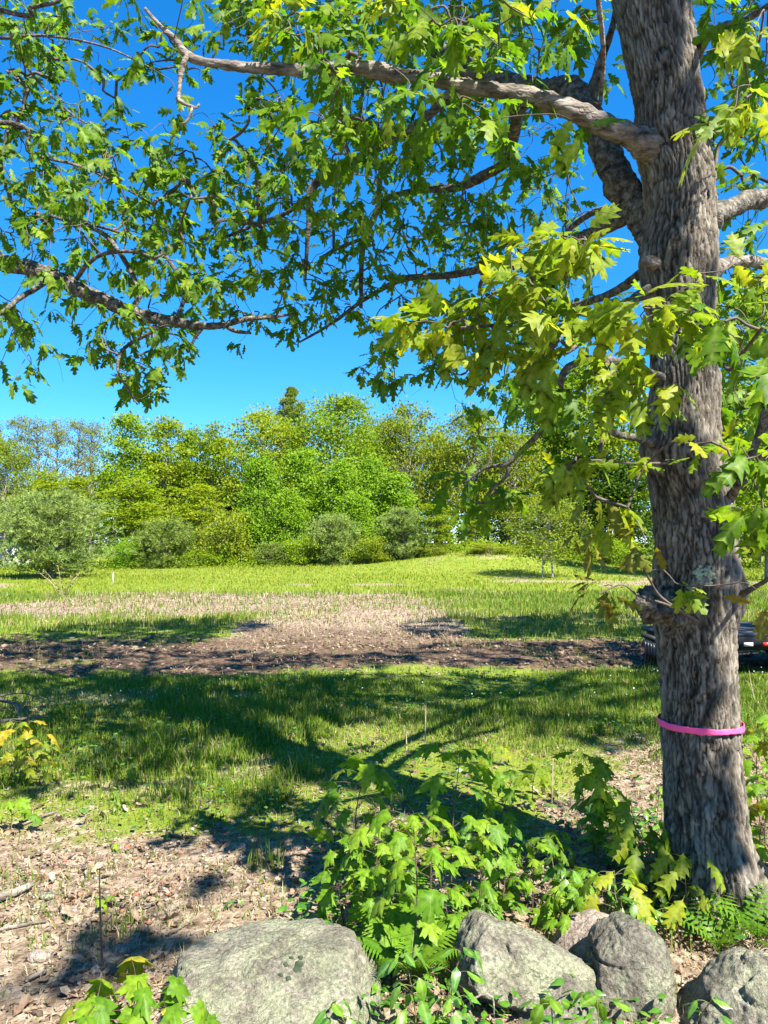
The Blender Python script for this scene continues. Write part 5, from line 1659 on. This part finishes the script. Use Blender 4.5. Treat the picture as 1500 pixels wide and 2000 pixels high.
SAP = [
    ('maple_sapling', 'tall maple sapling with a dark upright stem between the flat-topped boulder and the angular one', 'sapling', (795, 1955), (806, 1590), 'maple_leaf', .105, 8, 1, .42, 1.1, 'stem_red', .15),
    ('maple_sapling', 'leafy maple sapling rising behind the angular boulder', 'sapling', (882, 1800), (900, 1462), 'maple_leaf', .12, 8, 2, .45, 1.2, 'stem_red', .1),
    ('maple_sapling', 'maple sapling topping the thicket behind the flat-topped boulder', 'sapling', (742, 1770), (716, 1485), 'maple_leaf', .12, 8, 3, .4, 1.2, 'stem_red', .1),
    ('maple_sapling', 'shorter maple sapling on the left flank of the thicket, by the open litter', 'sapling', (690, 1790), (668, 1640), 'maple_leaf', .085, 6, 4, .25, 1.2, 'stem_red', 0),
    ('maple_sapling', 'slim maple sapling with small dark leaves, right flank of the thicket', 'sapling', (975, 1750), (1005, 1505), 'maple_leaf', .09, 7, 5, .35, 1.1, 'stem_red', 0),
    ('maple_sapling', 'low maple seedling with broad three-lobed leaves left of the oak seedling', 'sapling', (960, 1800), (985, 1690), 'maple_leaf', .085, 4, 6, .3, 1.2, 'stem_red', 0),
    ('maple_sapling', 'small maple seedling close behind the peak of the angular boulder', 'sapling', (880, 1880), (868, 1745), 'maple_leaf', .085, 4, 7, .3, 1.1, 'stem_red', .2),
    ('maple_sapling', 'maple sapling crowded behind the tall dark-stemmed sapling', 'sapling', (800, 1830), (770, 1660), 'maple_leaf', .10, 6, 8, .25, 1.2, 'stem_red', .1),
    ('maple_sapling', 'maple sapling with yellowing leaves in the corner before the flat-topped boulder', 'sapling', (255, 2120), (268, 1905), 'maple_leaf', .125, 6, 9, .35, 1.3, 'stem_red', .55),
    ('maple_sapling', 'green maple seedling beside the yellowing sapling, left of the flat-topped boulder', 'sapling', (340, 2150), (335, 1965), 'maple_leaf', .11, 6, 10, .4, 1.2, 'stem_red', .1),
    ('maple_sapling', 'maple seedling at the lower left corner, left of the yellowing sapling', 'sapling', (170, 2150), (190, 1955), 'maple_leaf', .11, 6, 36, .4, 1.2, 'stem_red', .1),
    ('maple_sapling', 'maple sapling in the heart of the thicket, left of the tall dark-stemmed one', 'sapling', (735, 1860), (742, 1610), 'maple_leaf', .10, 8, 50, .2, 1.3, 'stem_red', .1),
    ('maple_sapling', 'maple sapling in the thicket just right of the tall dark-stemmed one', 'sapling', (850, 1850), (848, 1600), 'maple_leaf', .10, 8, 51, .2, 1.3, 'stem_red', .1),
    ('maple_sapling', 'leaning maple sapling above the peak of the angular boulder', 'sapling', (930, 1820), (945, 1600), 'maple_leaf', .10, 7, 52, .2, 1.3, 'stem_red', .05),
    ('maple_sapling', 'maple sapling low on the left side of the thicket, over the flat-topped boulder', 'sapling', (680, 1840), (660, 1710), 'maple_leaf', .085, 6, 53, .2, 1.3, 'stem_red', 0),
    ('maple_sapling', 'small-leaved maple sapling between the thicket and the oak saplings', 'sapling', (1040, 1790), (1050, 1650), 'maple_leaf', .08, 6, 54, .2, 1.3, 'stem_red', 0),
    ('maple_sapling', 'maple seedling in the shade behind the small pinkish stone', 'sapling', (1130, 1850), (1125, 1740), 'maple_leaf', .075, 5, 55, .2, 1.3, 'stem_red', 0),
    ('oak_sapling', 'oak sapling with bronze-tipped leaves before the marked trunk', 'sapling', (1208, 1715), (1135, 1470), 'oak_leaf_young', .16, 7, 11, .45, .55, 'stem', 0),
    ('oak_sapling', 'oak sapling with long bright leaves spreading across the base of the marked trunk', 'sapling', (1290, 1760), (1230, 1580), 'oak_leaf_young', .16, 6, 12, .4, .7, 'stem', 0),
    ('oak_sapling', 'oak seedling with large notched leaves above the upright rounded boulder', 'sapling', (1260, 1850), (1200, 1700), 'oak_leaf_young', .16, 5, 13, .4, .7, 'stem', 0),
    ('oak_sapling', 'oak seedling whose leaves touch the bark at the foot of the marked trunk', 'sapling', (1345, 1820), (1335, 1665), 'oak_leaf_young', .15, 4, 37, .4, .7, 'stem', 0),
    ('oak_sapling', 'small yellow oak seedling in the sunlit litter beyond the maple thicket', 'sapling', (968, 1545), (960, 1452), 'oak_leaf_young', .13, 4, 14, .3, .6, 'stem', 0),
    ('oak_sapling', 'low yellow oak seedling at the edge of the mossy patch', 'sapling', (1040, 1560), (1050, 1495), 'oak_leaf_young', .13, 3, 15, .3, .8, 'stem', 0),
    ('oak_sapling', 'oak seedling in the leaf litter left of the marked trunk', 'sapling', (1090, 1760), (1070, 1630), 'oak_leaf', .12, 4, 38, .4, .7, 'stem', 0),
    ('maple_sapling', 'maple sapling leaning in from the right edge, beside the pink ribbon', 'sapling', (1530, 1760), (1500, 1395), 'maple_leaf', .12, 8, 16, .3, 1.1, 'stem_red', .1),
    ('maple_sapling', 'leafy maple bush filling the right edge between the trunk and the picture border', 'sapling', (1490, 1640), (1480, 1440), 'maple_leaf', .10, 9, 60, .1, 1.3, 'stem_red', .1),
    ('maple_sapling', 'second maple sapling of the right edge, in front of the fern', 'sapling', (1500, 1740), (1492, 1580), 'maple_leaf', .10, 7, 61, .1, 1.2, 'stem_red', .1),
    ('maple_sapling', 'low maple sapling between the oak saplings and the marked trunk', 'sapling', (1250, 1760), (1275, 1640), 'maple_leaf', .085, 6, 62, .2, 1.3, 'stem_red', .1),
    ('maple_sapling', 'yellow-lit maple sapling behind the two at the left edge', 'sapling', (60, 1500), (50, 1410), 'maple_leaf_yellow', .11, 7, 63, .2, 1.3, 'stem', 0),
    ('maple_sapling', 'maple sapling low against the right edge behind the trunk foot', 'sapling', (1495, 1700), (1482, 1530), 'maple_leaf', .10, 7, 17, .2, 1.1, 'stem_red', .1),
    ('maple_sapling', 'yellow-lit maple sapling on the left edge below the fallen branch', 'sapling', (30, 1530), (25, 1425), 'maple_leaf_yellow', .11, 6, 18, .2, 1.2, 'stem', 0),
    ('maple_sapling', 'yellow-lit maple seedling just inside the left edge', 'sapling', (85, 1540), (75, 1450), 'maple_leaf_yellow', .10, 5, 19, .3, 1.2, 'stem', 0),
    ('maple_sapling', 'small green maple seedling on the left edge, nearer than the yellow-lit ones', 'sapling', (20, 1620), (15, 1565), 'maple_leaf', .09, 4, 20, .3, 1.2, 'stem', 0),
    ('cherry_sapling', 'glossy-leaved cherry sapling in front of the gap between the two biggest boulders', 'shrub', (800, 2090), (790, 1860), 'herb_leaf', .075, 11, 21, .2, .9, 'stem', 0),
    ('cherry_sapling', 'glossy-leaved cherry sprig arching before the hollow under the angular boulder', 'shrub', (860, 2080), (905, 1850), 'herb_leaf', .07, 9, 22, .25, .8, 'stem_red', 0),
    ('cherry_sapling', 'glossy-leaved cherry sprig lying over the right side of the flat-topped boulder', 'shrub', (740, 2120), (650, 1960), 'herb_leaf', .075, 6, 23, .4, .8, 'stem_red', 0),
    ('cherry_sapling', 'glossy-leaved cherry shoot at the lower edge right of the flat-topped boulder', 'shrub', (880, 2140), (880, 1950), 'herb_leaf', .075, 8, 39, .3, .9, 'stem', 0),
    ('ivy_plant', 'three-leaved plant with broad bright leaves below the angular boulder', 'plant', (1080, 2120), (1075, 1950), 'ovate_young', .085, 3, 24, .6, .8, 'stem', 0),
    ('ivy_plant', 'three-leaved plant with broad bright leaves below the upright rounded boulder', 'plant', (1180, 2120), (1165, 1945), 'ovate_young', .09, 3, 25, .55, .8, 'stem', 0),
    ('ivy_plant', 'broad-leaved plant against the foot of the domed boulder', 'plant', (1385, 2110), (1390, 1950), 'herb_leaf', .075, 5, 26, .4, .9, 'stem', 0),
    ('broadleaf_herb', 'upright herb with long narrow leaves between the upright boulder and the domed boulder', 'plant', (1222, 1905), (1212, 1750), 'lance', .10, 9, 27, .1, .15, 'stem', 0),
    ('broadleaf_herb', 'second narrow-leaved herb, half behind the upright rounded boulder', 'plant', (1250, 1880), (1262, 1790), 'lance', .085, 6, 28, .1, .15, 'stem', 0),
]
for nm, lb, ct, bs, tp, kd, sz, pr, sd_, stt, spd, stm, yl in SAP:
    sapling(nm, lb, ct, bs, tp, kd, sz, pr, sd_, start=stt, spread=spd, stem=stm, tint_yellow=yl, sag=.55 if 'oak' in kd else .3)
r = np.random.default_rng(31)
HG = 'small green seedlings in the leaf litter'
for k in range(64):
    px, py = (r.uniform(640, 1000), r.uniform(1640, 1880)) if k < 24 else (r.uniform(940, 1300), r.uniform(1580, 1880)) if k < 52 else (r.uniform(60, 640), r.uniform(1500, 1800))
    g_ = Gp(px, py)
    small = k >= 52
    sapling('seedling', 'small leafy seedling sprouting from the litter in the open ground' if small else 'small leafy seedling in the shady litter of the maple thicket', 'seedling', (px, py), (px + r.normal() * 8, py - (25 if small else r.uniform(45, 90))),
            'herb_leaf' if k % 3 else 'maple_leaf', .04 if small else r.uniform(.05, .085), 2 if small else 4, 100 + k, group='seedlings of the open litter' if small else HG, start=.45, spread=.8)


def fern(label, base, fronds, seed, L=.34):
    r = np.random.default_rng(seed)
    b = Gp(*base)
    b[2] = float(gz(b[0], b[1]))
    t = thing('fern', label, 'fern', tuple(b))
    for a, s_ in fronds:
        mb = MB()
        o = np.array([cos(a), sin(a), 0])
        ln = L * s_
        ts = np.linspace(0, 1, 26)
        arch = np.stack([o * (ln * (.75 * t_ ** 1.3)) + np.array([0, 0, ln * (.95 * t_ - .45 * t_ ** 2.2)]) for t_ in ts])
        mb.add(*sweep(arch, np.linspace(.0016, .0005, 26), 4, False)[:2])
        side0 = np.array([-sin(a), cos(a), 0])
        for i_ in range(3, 25, 1 if L > .38 else 2):
            f = i_ / 25
            tl = unit(arch[min(i_ + 1, 25)] - arch[i_ - 1])
            pl = ln * .24 * (np.sin(pi * np.clip((f - .08) / .95, 0, 1) ** .6)) * r.uniform(.9, 1.1) + .004
            for sd_ in (-1, 1):
                pd = unit(side0 * sd_ + tl * .45 - np.array([0, 0, .15]))
                nr_ = unit(np.cross(tl, pd) * sd_ * -1)
                m_ = 9
                us = np.linspace(0, 1, m_)
                w_ = pl * .085 * (1 - us) ** .7 * (1 + .55 * (np.arange(m_) % 2) * 1.0)
                wd = unit(np.cross(nr_, pd))
                c = arch[i_] + pd * (us * pl)[:, None] - np.array([0, 0, 1]) * (us ** 2 * pl * .15)[:, None]
                V = np.concatenate([c - wd * w_[:, None], c + wd * w_[:, None]])
                q_ = [[u, u + 1, m_ + u + 1, m_ + u] for u in range(m_ - 1)]
                mb.add(V, q_, tint=r.random() * .2 + s_ * .3)
        link('frond', mb.mesh('frond', M['fern_leaf']), t)
    return t


fern('bright green fern between the flat-topped boulder and the angular boulder', (800, 1925), [(1.4, 1.25), (.5, 1), (2.4, 1), (-.4, .8), (3.3, .95), (-2.0, .9), (-1.1, .9)], 1, .40)
fern('smaller fern tucked against the right side of the flat-topped boulder', (745, 1935), [(2.2, 1), (3.0, .9), (1.2, .9), (-2.3, .8)], 2, .30)
fern('large feathery fern at the foot of the pink-ribboned oak', (1400, 1865), [(.2, 1.1), (.9, 1.1), (1.7, 1), (2.5, 1), (3.2, .9), (-.5, .9), (-1.6, .8)], 3, .28)
fern('fern at the right edge beside the domed boulder', (1480, 1850), [(.2, 1), (1.0, 1), (2.6, 1), (3.2, 1), (-1, .9), (-2.0, .9)], 4, .34)

# grass tufts that stand out
TG = 'grass tufts on the bare path'
for k, (px, py, n_, hh) in enumerate(((232, 1815, 45, .09), (345, 1560, 60, .14), (545, 1560, 70, .18), (520, 1690, 60, .13), (300, 1490, 60, .15), (455, 1480, 60, .16), (60, 1795, 30, .07), (590, 1515, 60, .18))):
    g_ = Gp(px, py)
    rr_ = np.random.default_rng(k)
    V, q, t, tn = blades(n_, (g_[0] - .09, g_[0] + .09), (g_[1] - .08, g_[1] + .08), lambda x, y: np.ones_like(x), lambda x, y: hh + 0 * x, lambda x, y: .006 + 0 * x, rr_, .3, False)
    thing('grass_tuft', ['short tuft of grass on the bare path left of the flat-topped boulder', 'tuft of grass in the sunlit litter, middle of the clearing', 'tall tuft of grass on the shadow edge left of the maple thicket', 'tuft of grass behind the flat-topped boulder', 'tuft of grass near the yellow-lit seedlings',
                         'tuft of tall grass at the shaded lawn edge', 'sparse tuft of grass beside the pale stick', 'leaning tuft of grass where lawn meets litter'][k], 'grass tuft', tuple(g_), None, MB().add(V - g_, q, t, tn).mesh('grass_tuft', M['grass']))


# ------------------------------------------------------------------ sticks, stalks, stones
def stick(name, label, cat, pts, rad, mat, forks=0, seed=0, group=None):
    r = np.random.default_rng(seed)
    pts = [np.array(p_, float) for p_ in pts]
    p, rr = resample(pts, rad, .02)
    p = p + .4 * np.minimum(rr, .008)[:, None] * fbm(np.stack([p * 20, p * 20 + 9, p * 20 + 30], 0), 2).T
    mb = MB().add(*sweep(p, rr, 8))
    for _ in range(forks):
        k = r.integers(len(p) // 4, len(p) * 4 // 5)
        d = unit(unit(p[-1] - p[0]) + r.normal(size=3) * .6 + np.array([0, 0, .25]))
        l_ = r.uniform(.12, .35)
        pp, r2 = resample([p[k], p[k] + d * l_ * .5 + r.normal(size=3) * .02, p[k] + d * l_], [rr[k] * .6, rr[k] * .45, .001], .03)
        mb.add(*sweep(pp, r2, 5))
    o = p[0].copy()
    return thing(name, label, cat, tuple(o), group, mb.mesh(name, M[mat], smooth=True, off=o))


def gp(px, py, up=0.0):
    g_ = Gp(px, py)
    g_[2] = float(gz(g_[0], g_[1])) + up
    return g_


stick('log', 'pale barkless branch piece lying at the left edge of the path', 'stick', [gp(-60, 1770, .03), gp(20, 1752, .03), gp(62, 1735, .035)], [.021, .020, .015], 'dead_wood', 0, 1)
stick('stick', 'thin pale stick on the path below the barkless branch piece', 'stick', [gp(-20, 1818, .015), gp(40, 1805, .015), gp(90, 1798, .015)], [.009, .008, .006], 'dead_wood', 0, 2)
stick('stick', 'grey stick lying toward the flat-topped boulder from the lower left corner', 'stick', [gp(60, 1940, .012), gp(130, 1915, .014), gp(205, 1878, .012)], [.009, .008, .004], 'limb_bark', 1, 3)
stick('stick', 'dark forked stick on the bare path', 'stick', [gp(200, 1750, .012), gp(260, 1775, .012), gp(310, 1765, .02)], [.005, .006, .004], 'limb_bark', 1, 4)
stick('stick', 'stick half buried in leaf litter left of the path', 'stick', [gp(40, 1612, .015), gp(90, 1595, .02), gp(112, 1588, .02)], [.008, .008, .006], 'dead_wood', 0, 5)
stick('stick', 'slender stick beside the flat-topped boulder', 'stick', [gp(330, 1830, .012), gp(372, 1805, .012)], [.006, .005], 'dead_wood', 0, 6)
stick('stick', 'curved brown stick at the left edge of the lower corner', 'stick', [gp(50, 1915, .01), gp(80, 1900, .014), gp(105, 1890, .01)], [.008, .009, .006], 'dead_wood', 0, 16)
stick('fallen_branch', 'dead fallen branch reaching over the grass from the left edge, upper one', 'branch', [P(-60, 1350, 7.2), P(0, 1367, 7.1), P(35, 1378, 7.0), P(38, 1402, 6.9)], [.018, .016, .013, .008], 'dead_wood', 1, 7)
stick('fallen_branch', 'dead fallen branch lying low over the grass at the left edge, lower one', 'branch', [P(-60, 1412, 6.8), P(0, 1408, 6.7), P(50, 1404, 6.7), P(97, 1398, 6.8)], [.016, .015, .012, .005], 'dead_wood', 1, 8)
stick('fallen_branch', 'thin arching dead twig above the two fallen branches', 'branch', [P(-20, 1362, 7.3), P(40, 1354, 7.3), P(75, 1362, 7.2), P(110, 1372, 7.1)], [.008, .008, .006, .003], 'dead_wood', 2, 9)
stick('fallen_branch', 'fine pale twigs of a dead branch bent before the hollow under the angular boulder', 'branch', [P(925, 1990, 2.4), P(915, 1965, 2.42), P(940, 1943, 2.45), P(962, 1948, 2.45), P(965, 1990, 2.45)], [.004, .004, .0035, .003, .002], 'dead_wood', 0, 10)
stick('stick', 'mossy dark stick in the litter below the marked trunk', 'stick', [gp(1010, 1700, .02), gp(1060, 1690, .03), gp(1120, 1688, .02)], [.010, .010, .006], 'limb_bark', 1, 11)
stick('stick', 'brown stick across the litter right of the maple thicket', 'stick', [gp(1000, 1580, .012), gp(1050, 1575, .02), gp(1085, 1580, .012)], [.008, .008, .006], 'dead_wood', 0, 12)
stick('stick', 'red-brown stick slanting up beside the foot of the pink-ribboned oak', 'stick', [gp(1462, 1790, .0), P(1480, 1755, 3.3), P(1502, 1725, 3.3)], [.004, .0035, .0025], 'dead_wood', 0, 13)
for k, (px, py, t_, lb) in enumerate(((829, 1480, 1358, 'tall dry stalk standing on the sunlit lawn beyond the maple thicket'), (795, 1478, 1420, 'short dry stalk left of the tall dry stalk'), (240, 1490, 1438, 'reddish dry stalk in the shaded grass left of centre'), (1078, 1570, 1480, 'dry stalk in the litter right of the maple thicket'),
                                      (1477, 1380, 1310, 'pale leaning dead stem right of the trunk above the ribbon'), (186, 1480, 1462, 'thin dry stalk beside the reddish one'), (200, 1900, 1700, 'thin leafless seedling stem on the bare path'))):
    b = gp(px, py)
    stick('dry_stalk', lb, 'stalk', [b, P(px + (3, -2, 2, 2, -14, 1, -6)[k] * .6, (py + t_) / 2, b[1]), P(px + (3, -2, 2, 2, -14, 1, -6)[k], t_, b[1])], [.005, .004, .002], 'dry_stalk' if k != 6 else 'stem_red', 0, 40 + k)
for k, (px, py, s_, lb) in enumerate(((76, 1865, .035, 'pale cream stone on the path at the left'), (93, 1748, .028, 'grey pebble beside the pale barkless branch piece'), (196, 1897, .03, 'pale stone above the yellowing maple sapling'), (238, 1855, .028, 'light stone on the dark litter left of the flat-topped boulder'), (1290, 1905, .03, 'small reddish stone in the gap left of the domed boulder'))):
    g_ = gp(px, py)
    w = I3V * s_ * np.array([1.3, .9, .7]) * (1 + .22 * fbm(I3V * 1.6 + k * 5, 3))[:, None]
    thing('stone', lb, 'stone', tuple(g_ + np.array([0, 0, s_ * .3])), None, mesh_np('stone', w, [I3F], M['rock_pink' if k != 1 else 'rock'], smooth=True))

# a bare dry weed in the field and a white marker post
b = P(122, 1172, 23.5)
b[2] = float(gz(b[0], b[1]))
tp = thing('dry_weed', 'pale branching dry weed at the edge of the bare soil patch', 'plant', tuple(b))
mb, lm = MB(), MB()
r = np.random.default_rng(3)
for k in range(7):
    a = r.normal(size=2) * .35
    e = np.array([a[0] + .25, a[1], r.uniform(.5, 1.0)])
    p, rr = resample([(0, 0, -.02), e * .5 + [0, 0, .08], e], [.012, .009, .004], .1)
    mb.add(*sweep(p, rr, 4, False)[:2])
    pos = p[r.integers(3, len(p), 26)] + r.normal(size=(26, 3)) * .06
    V, q_ = quads_at(pos, r.uniform(.05, .1, 26), r)
    lm.add(V, q_, tint=np.repeat(r.random(26), 4))
link('stem', mb.mesh('stem', M['dry_stalk']), tp)
link('foliage', lm.mesh('foliage', FAR['pale']), tp)
white = noise_mat('white_paint', [(.3, (.42, .42, .38)), (.7, (.56, .56, .53))], scale=12, rough=.6, bump=0)
b = P(221, 1146, 29.5)
b[2] = float(gz(b[0], b[1]))
pt = thing('marker_post', 'thin white marker post standing in the grass right of the big round pine', 'post', tuple(b))
link('post', MB().box((0, 0, .23), (.034, .034, .5)).mesh('post', white), pt)
link('cap', MB().box((0, 0, .49), (.042, .042, .03)).mesh('cap', white), pt)

# pale shed glimpsed behind the round pine
b = P(20, 1105, 52)
b[2] = float(gz(b[0], b[1]))
sh = thing('shed', 'white shed glimpsed at the left edge behind the big round pine', 'shed', tuple(b))
grey_roof = noise_mat('shed_roof', [(.3, (.12, .12, .13)), (.7, (.2, .2, .21))], scale=4, rough=.8, bump=0)
link('wall', MB().box((0, 0, .75), (3.4, 2.4, 1.7)).mesh('wall', white), sh)
V = [(-1.9, -1.4, 1.6), (1.9, -1.4, 1.6), (1.9, 1.4, 1.6), (-1.9, 1.4, 1.6), (-1.9, 0, 2.3), (1.9, 0, 2.3)]
link('roof', MB().add(V, [[0, 1, 5, 4], [2, 3, 4, 5], [0, 3, 2, 1]], [[0, 4, 3], [1, 2, 5]]).mesh('roof', grey_roof), sh)
dr = noise_mat('shed_door', [(.3, (.35, .35, .36)), (.7, (.42, .42, .43))], scale=6, rough=.6, bump=0)
link('door', MB().box((.3, -1.23, .62), (.9, .06, 1.4)).mesh('door', dr), sh)

# ------------------------------------------------------------------ flatbed trailer and landscape rake
steel = noise_mat('black_steel', [(.3, (.006, .007, .009)), (.7, (.016, .017, .02))], scale=9, rough=.6, bump=.05, spec=.3)
deckw = noise_mat('weathered_deck', [(.3, (.035, .038, .045)), (.7, (.10, .105, .115))], scale=5, stretch=(1, 12, 1), rough=.75, bump=.2, spec=.15)
black = noise_mat('black_paint', [(.3, (.006, .006, .008)), (.7, (.014, .014, .018))], scale=9, rough=.45, bump=.05, spec=.4)
rubber = noise_mat('tyre_rubber', [(.3, (.012, .012, .012)), (.7, (.03, .03, .03))], scale=20, rough=.8, bump=.2)
rimm = noise_mat('wheel_rim', [(.3, (.35, .35, .36)), (.7, (.5, .5, .5))], scale=10, rough=.4, bump=0, metallic=.6)
red = noise_mat('red_lens', [(.3, (.6, .02, .02)), (.7, (.75, .04, .03))], scale=10, rough=.3, bump=0, spec=.5)
TB = np.array([5.73, 10.35, 0.0])
tr_ = thing('flatbed_trailer', 'black flatbed trailer with a grey plank deck parked behind the pink-ribboned oak', 'trailer', tuple(TB), rz=.03)
zd = .50
for k in range(7):
    link('deck_board', MB().box((0, -.64 + k * .2125, zd), (3.0, .2, .04)).mesh('deck_board', deckw), tr_)
for k in range(4):
    link('ramp_board', MB().box((-1.80, -.555 + k * .37, zd - .03), (.46, .35, .03), np.array([[cos(.15), 0, -sin(.15)], [0, 1, 0], [sin(.15), 0, cos(.15)]])).mesh('ramp_board', deckw), tr_)
for sd_ in (-1, 1):
    link('side_rail', MB().box((0, sd_ * .77, zd - .09), (3.04, .05, .16)).mesh('side_rail', steel), tr_)
    link('skirt', MB().box((.35, sd_ * .70, zd - .22), (2.2, .04, .14)).mesh('skirt', steel), tr_)
for k in range(5):
    link('cross_member', MB().box((-1.3 + k * .65, 0, zd - .08), (.06, 1.44, .1)).mesh('cross_member', steel), tr_)
link('tail_frame', MB().box((-1.53, 0, zd - .06), (.06, 1.58, .2)).mesh('tail_frame', steel), tr_)
for sd_ in (-1, 1):
    V = np.array([(-2.02, y_, z_) for y_ in (-.03, .03) for z_ in (zd - .065, zd - .095)] + [(-1.57, y_, z_) for y_ in (-.03, .03) for z_ in (zd - .02, zd - .24)]) + np.array([0, sd_ * .74, 0])
    link('ramp_side', MB().add(V, [[0, 1, 5, 4], [2, 6, 7, 3], [0, 4, 6, 2], [1, 3, 7, 5], [0, 2, 3, 1], [4, 5, 7, 6]]).mesh('ramp_side', steel), tr_)
link('tail_plate', MB().box((-1.97, 0, zd - .15), (.03, 1.36, .16), np.array([[cos(.5), 0, sin(.5)], [0, 1, 0], [-sin(.5), 0, cos(.5)]])).mesh('tail_plate', steel), tr_)
link('tongue', MB().box((2.1, 0, zd - .12), (1.3, .09, .1)).mesh('tongue', steel), tr_)


def ring(R, r0, w, n_=28):
    """a wheel-like solid turned about the y axis"""
    prof = [(r0, -w / 2), (R * .93, -w / 2), (R, -w * .36), (R, w * .36), (R * .93, w / 2), (r0, w / 2)]
    a = np.arange(n_) * 2 * pi / n_
    V = np.array([[rr * cos(t_), yy, rr * sin(t_)] for rr, yy in prof for t_ in a])
    m_ = len(prof)
    q_ = [[i_ * n_ + j_, ((i_ + 1) % m_) * n_ + j_, ((i_ + 1) % m_) * n_ + (j_ + 1) % n_, i_ * n_ + (j_ + 1) % n_] for i_ in range(m_) for j_ in range(n_)]
    return V, q_


for wx in (-.08, .62):
    for sd_ in (-1, 1):
        V, q_ = ring(.28, .16, .17)
        wh = link('wheel', MB().add(V, q_).mesh('wheel', rubber, smooth=False), tr_, (wx, sd_ * .58, .28))
        V, q_ = ring(.16, .03, .12)
        link('rim', MB().add(V, q_).mesh('rim', rimm), wh)
link('axle', MB().box((.27, 0, .28), (.9, 1.1, .07)).mesh('axle', steel), tr_)
for k, xx in enumerate((-1.27, -1.03, 1.2)):
    link('marker_light', MB().box((xx, -.802, zd - .10), (.11, .02, .045)).mesh('marker_light', red if k else white), tr_)
# rake with a row of curved tines hanging at the tail
RKB = np.array([3.52, 9.6, 0.0])
rk = thing('landscape_rake', 'black tined rake attachment tilted against the trailer tail, left of the oak trunk', 'rake', tuple(RKB))
A0, A1 = P(1255, 1258, 9.75) - RKB, P(1322, 1284, 9.4) - RKB
p, rr = resample([A0, A1], [.035, .035], .05)
link('beam', MB().add(*sweep(p, rr, 12)).mesh('beam', black, smooth=True), rk)
down = unit(np.array([.10, -.35, -1.0]))
for k in range(12):
    c = A0 + (A1 - A0) * (k + .3) / 12
    pts = [c + np.array([0, -.02, .05]), c + np.array([0, -.07, .02]), c + down * .10 + np.array([0, -.06, 0]), c + down * .17, c + down * .22 + np.array([0, .05, 0])]
    p, rr = resample(pts, [.020, .024, .022, .018, .010], .02)
    link('tine', MB().add(*sweep(p, rr, 6)).mesh('tine', black, smooth=True), rk)
link('frame', MB().box((A0 + A1) / 2 + np.array([.06, .12, .10]), (.5, .04, .06), np.array([[cos(-.35), 0, sin(-.35)], [0, 1, 0], [-sin(-.35), 0, cos(-.35)]]).T).mesh('frame', steel), rk)
link('leg', MB().box((.30, .05, .2), (.05, .05, .4)).mesh('leg', steel), rk)
link('leg', MB().box((.02, .2, .2), (.05, .05, .4)).mesh('leg', steel), rk)
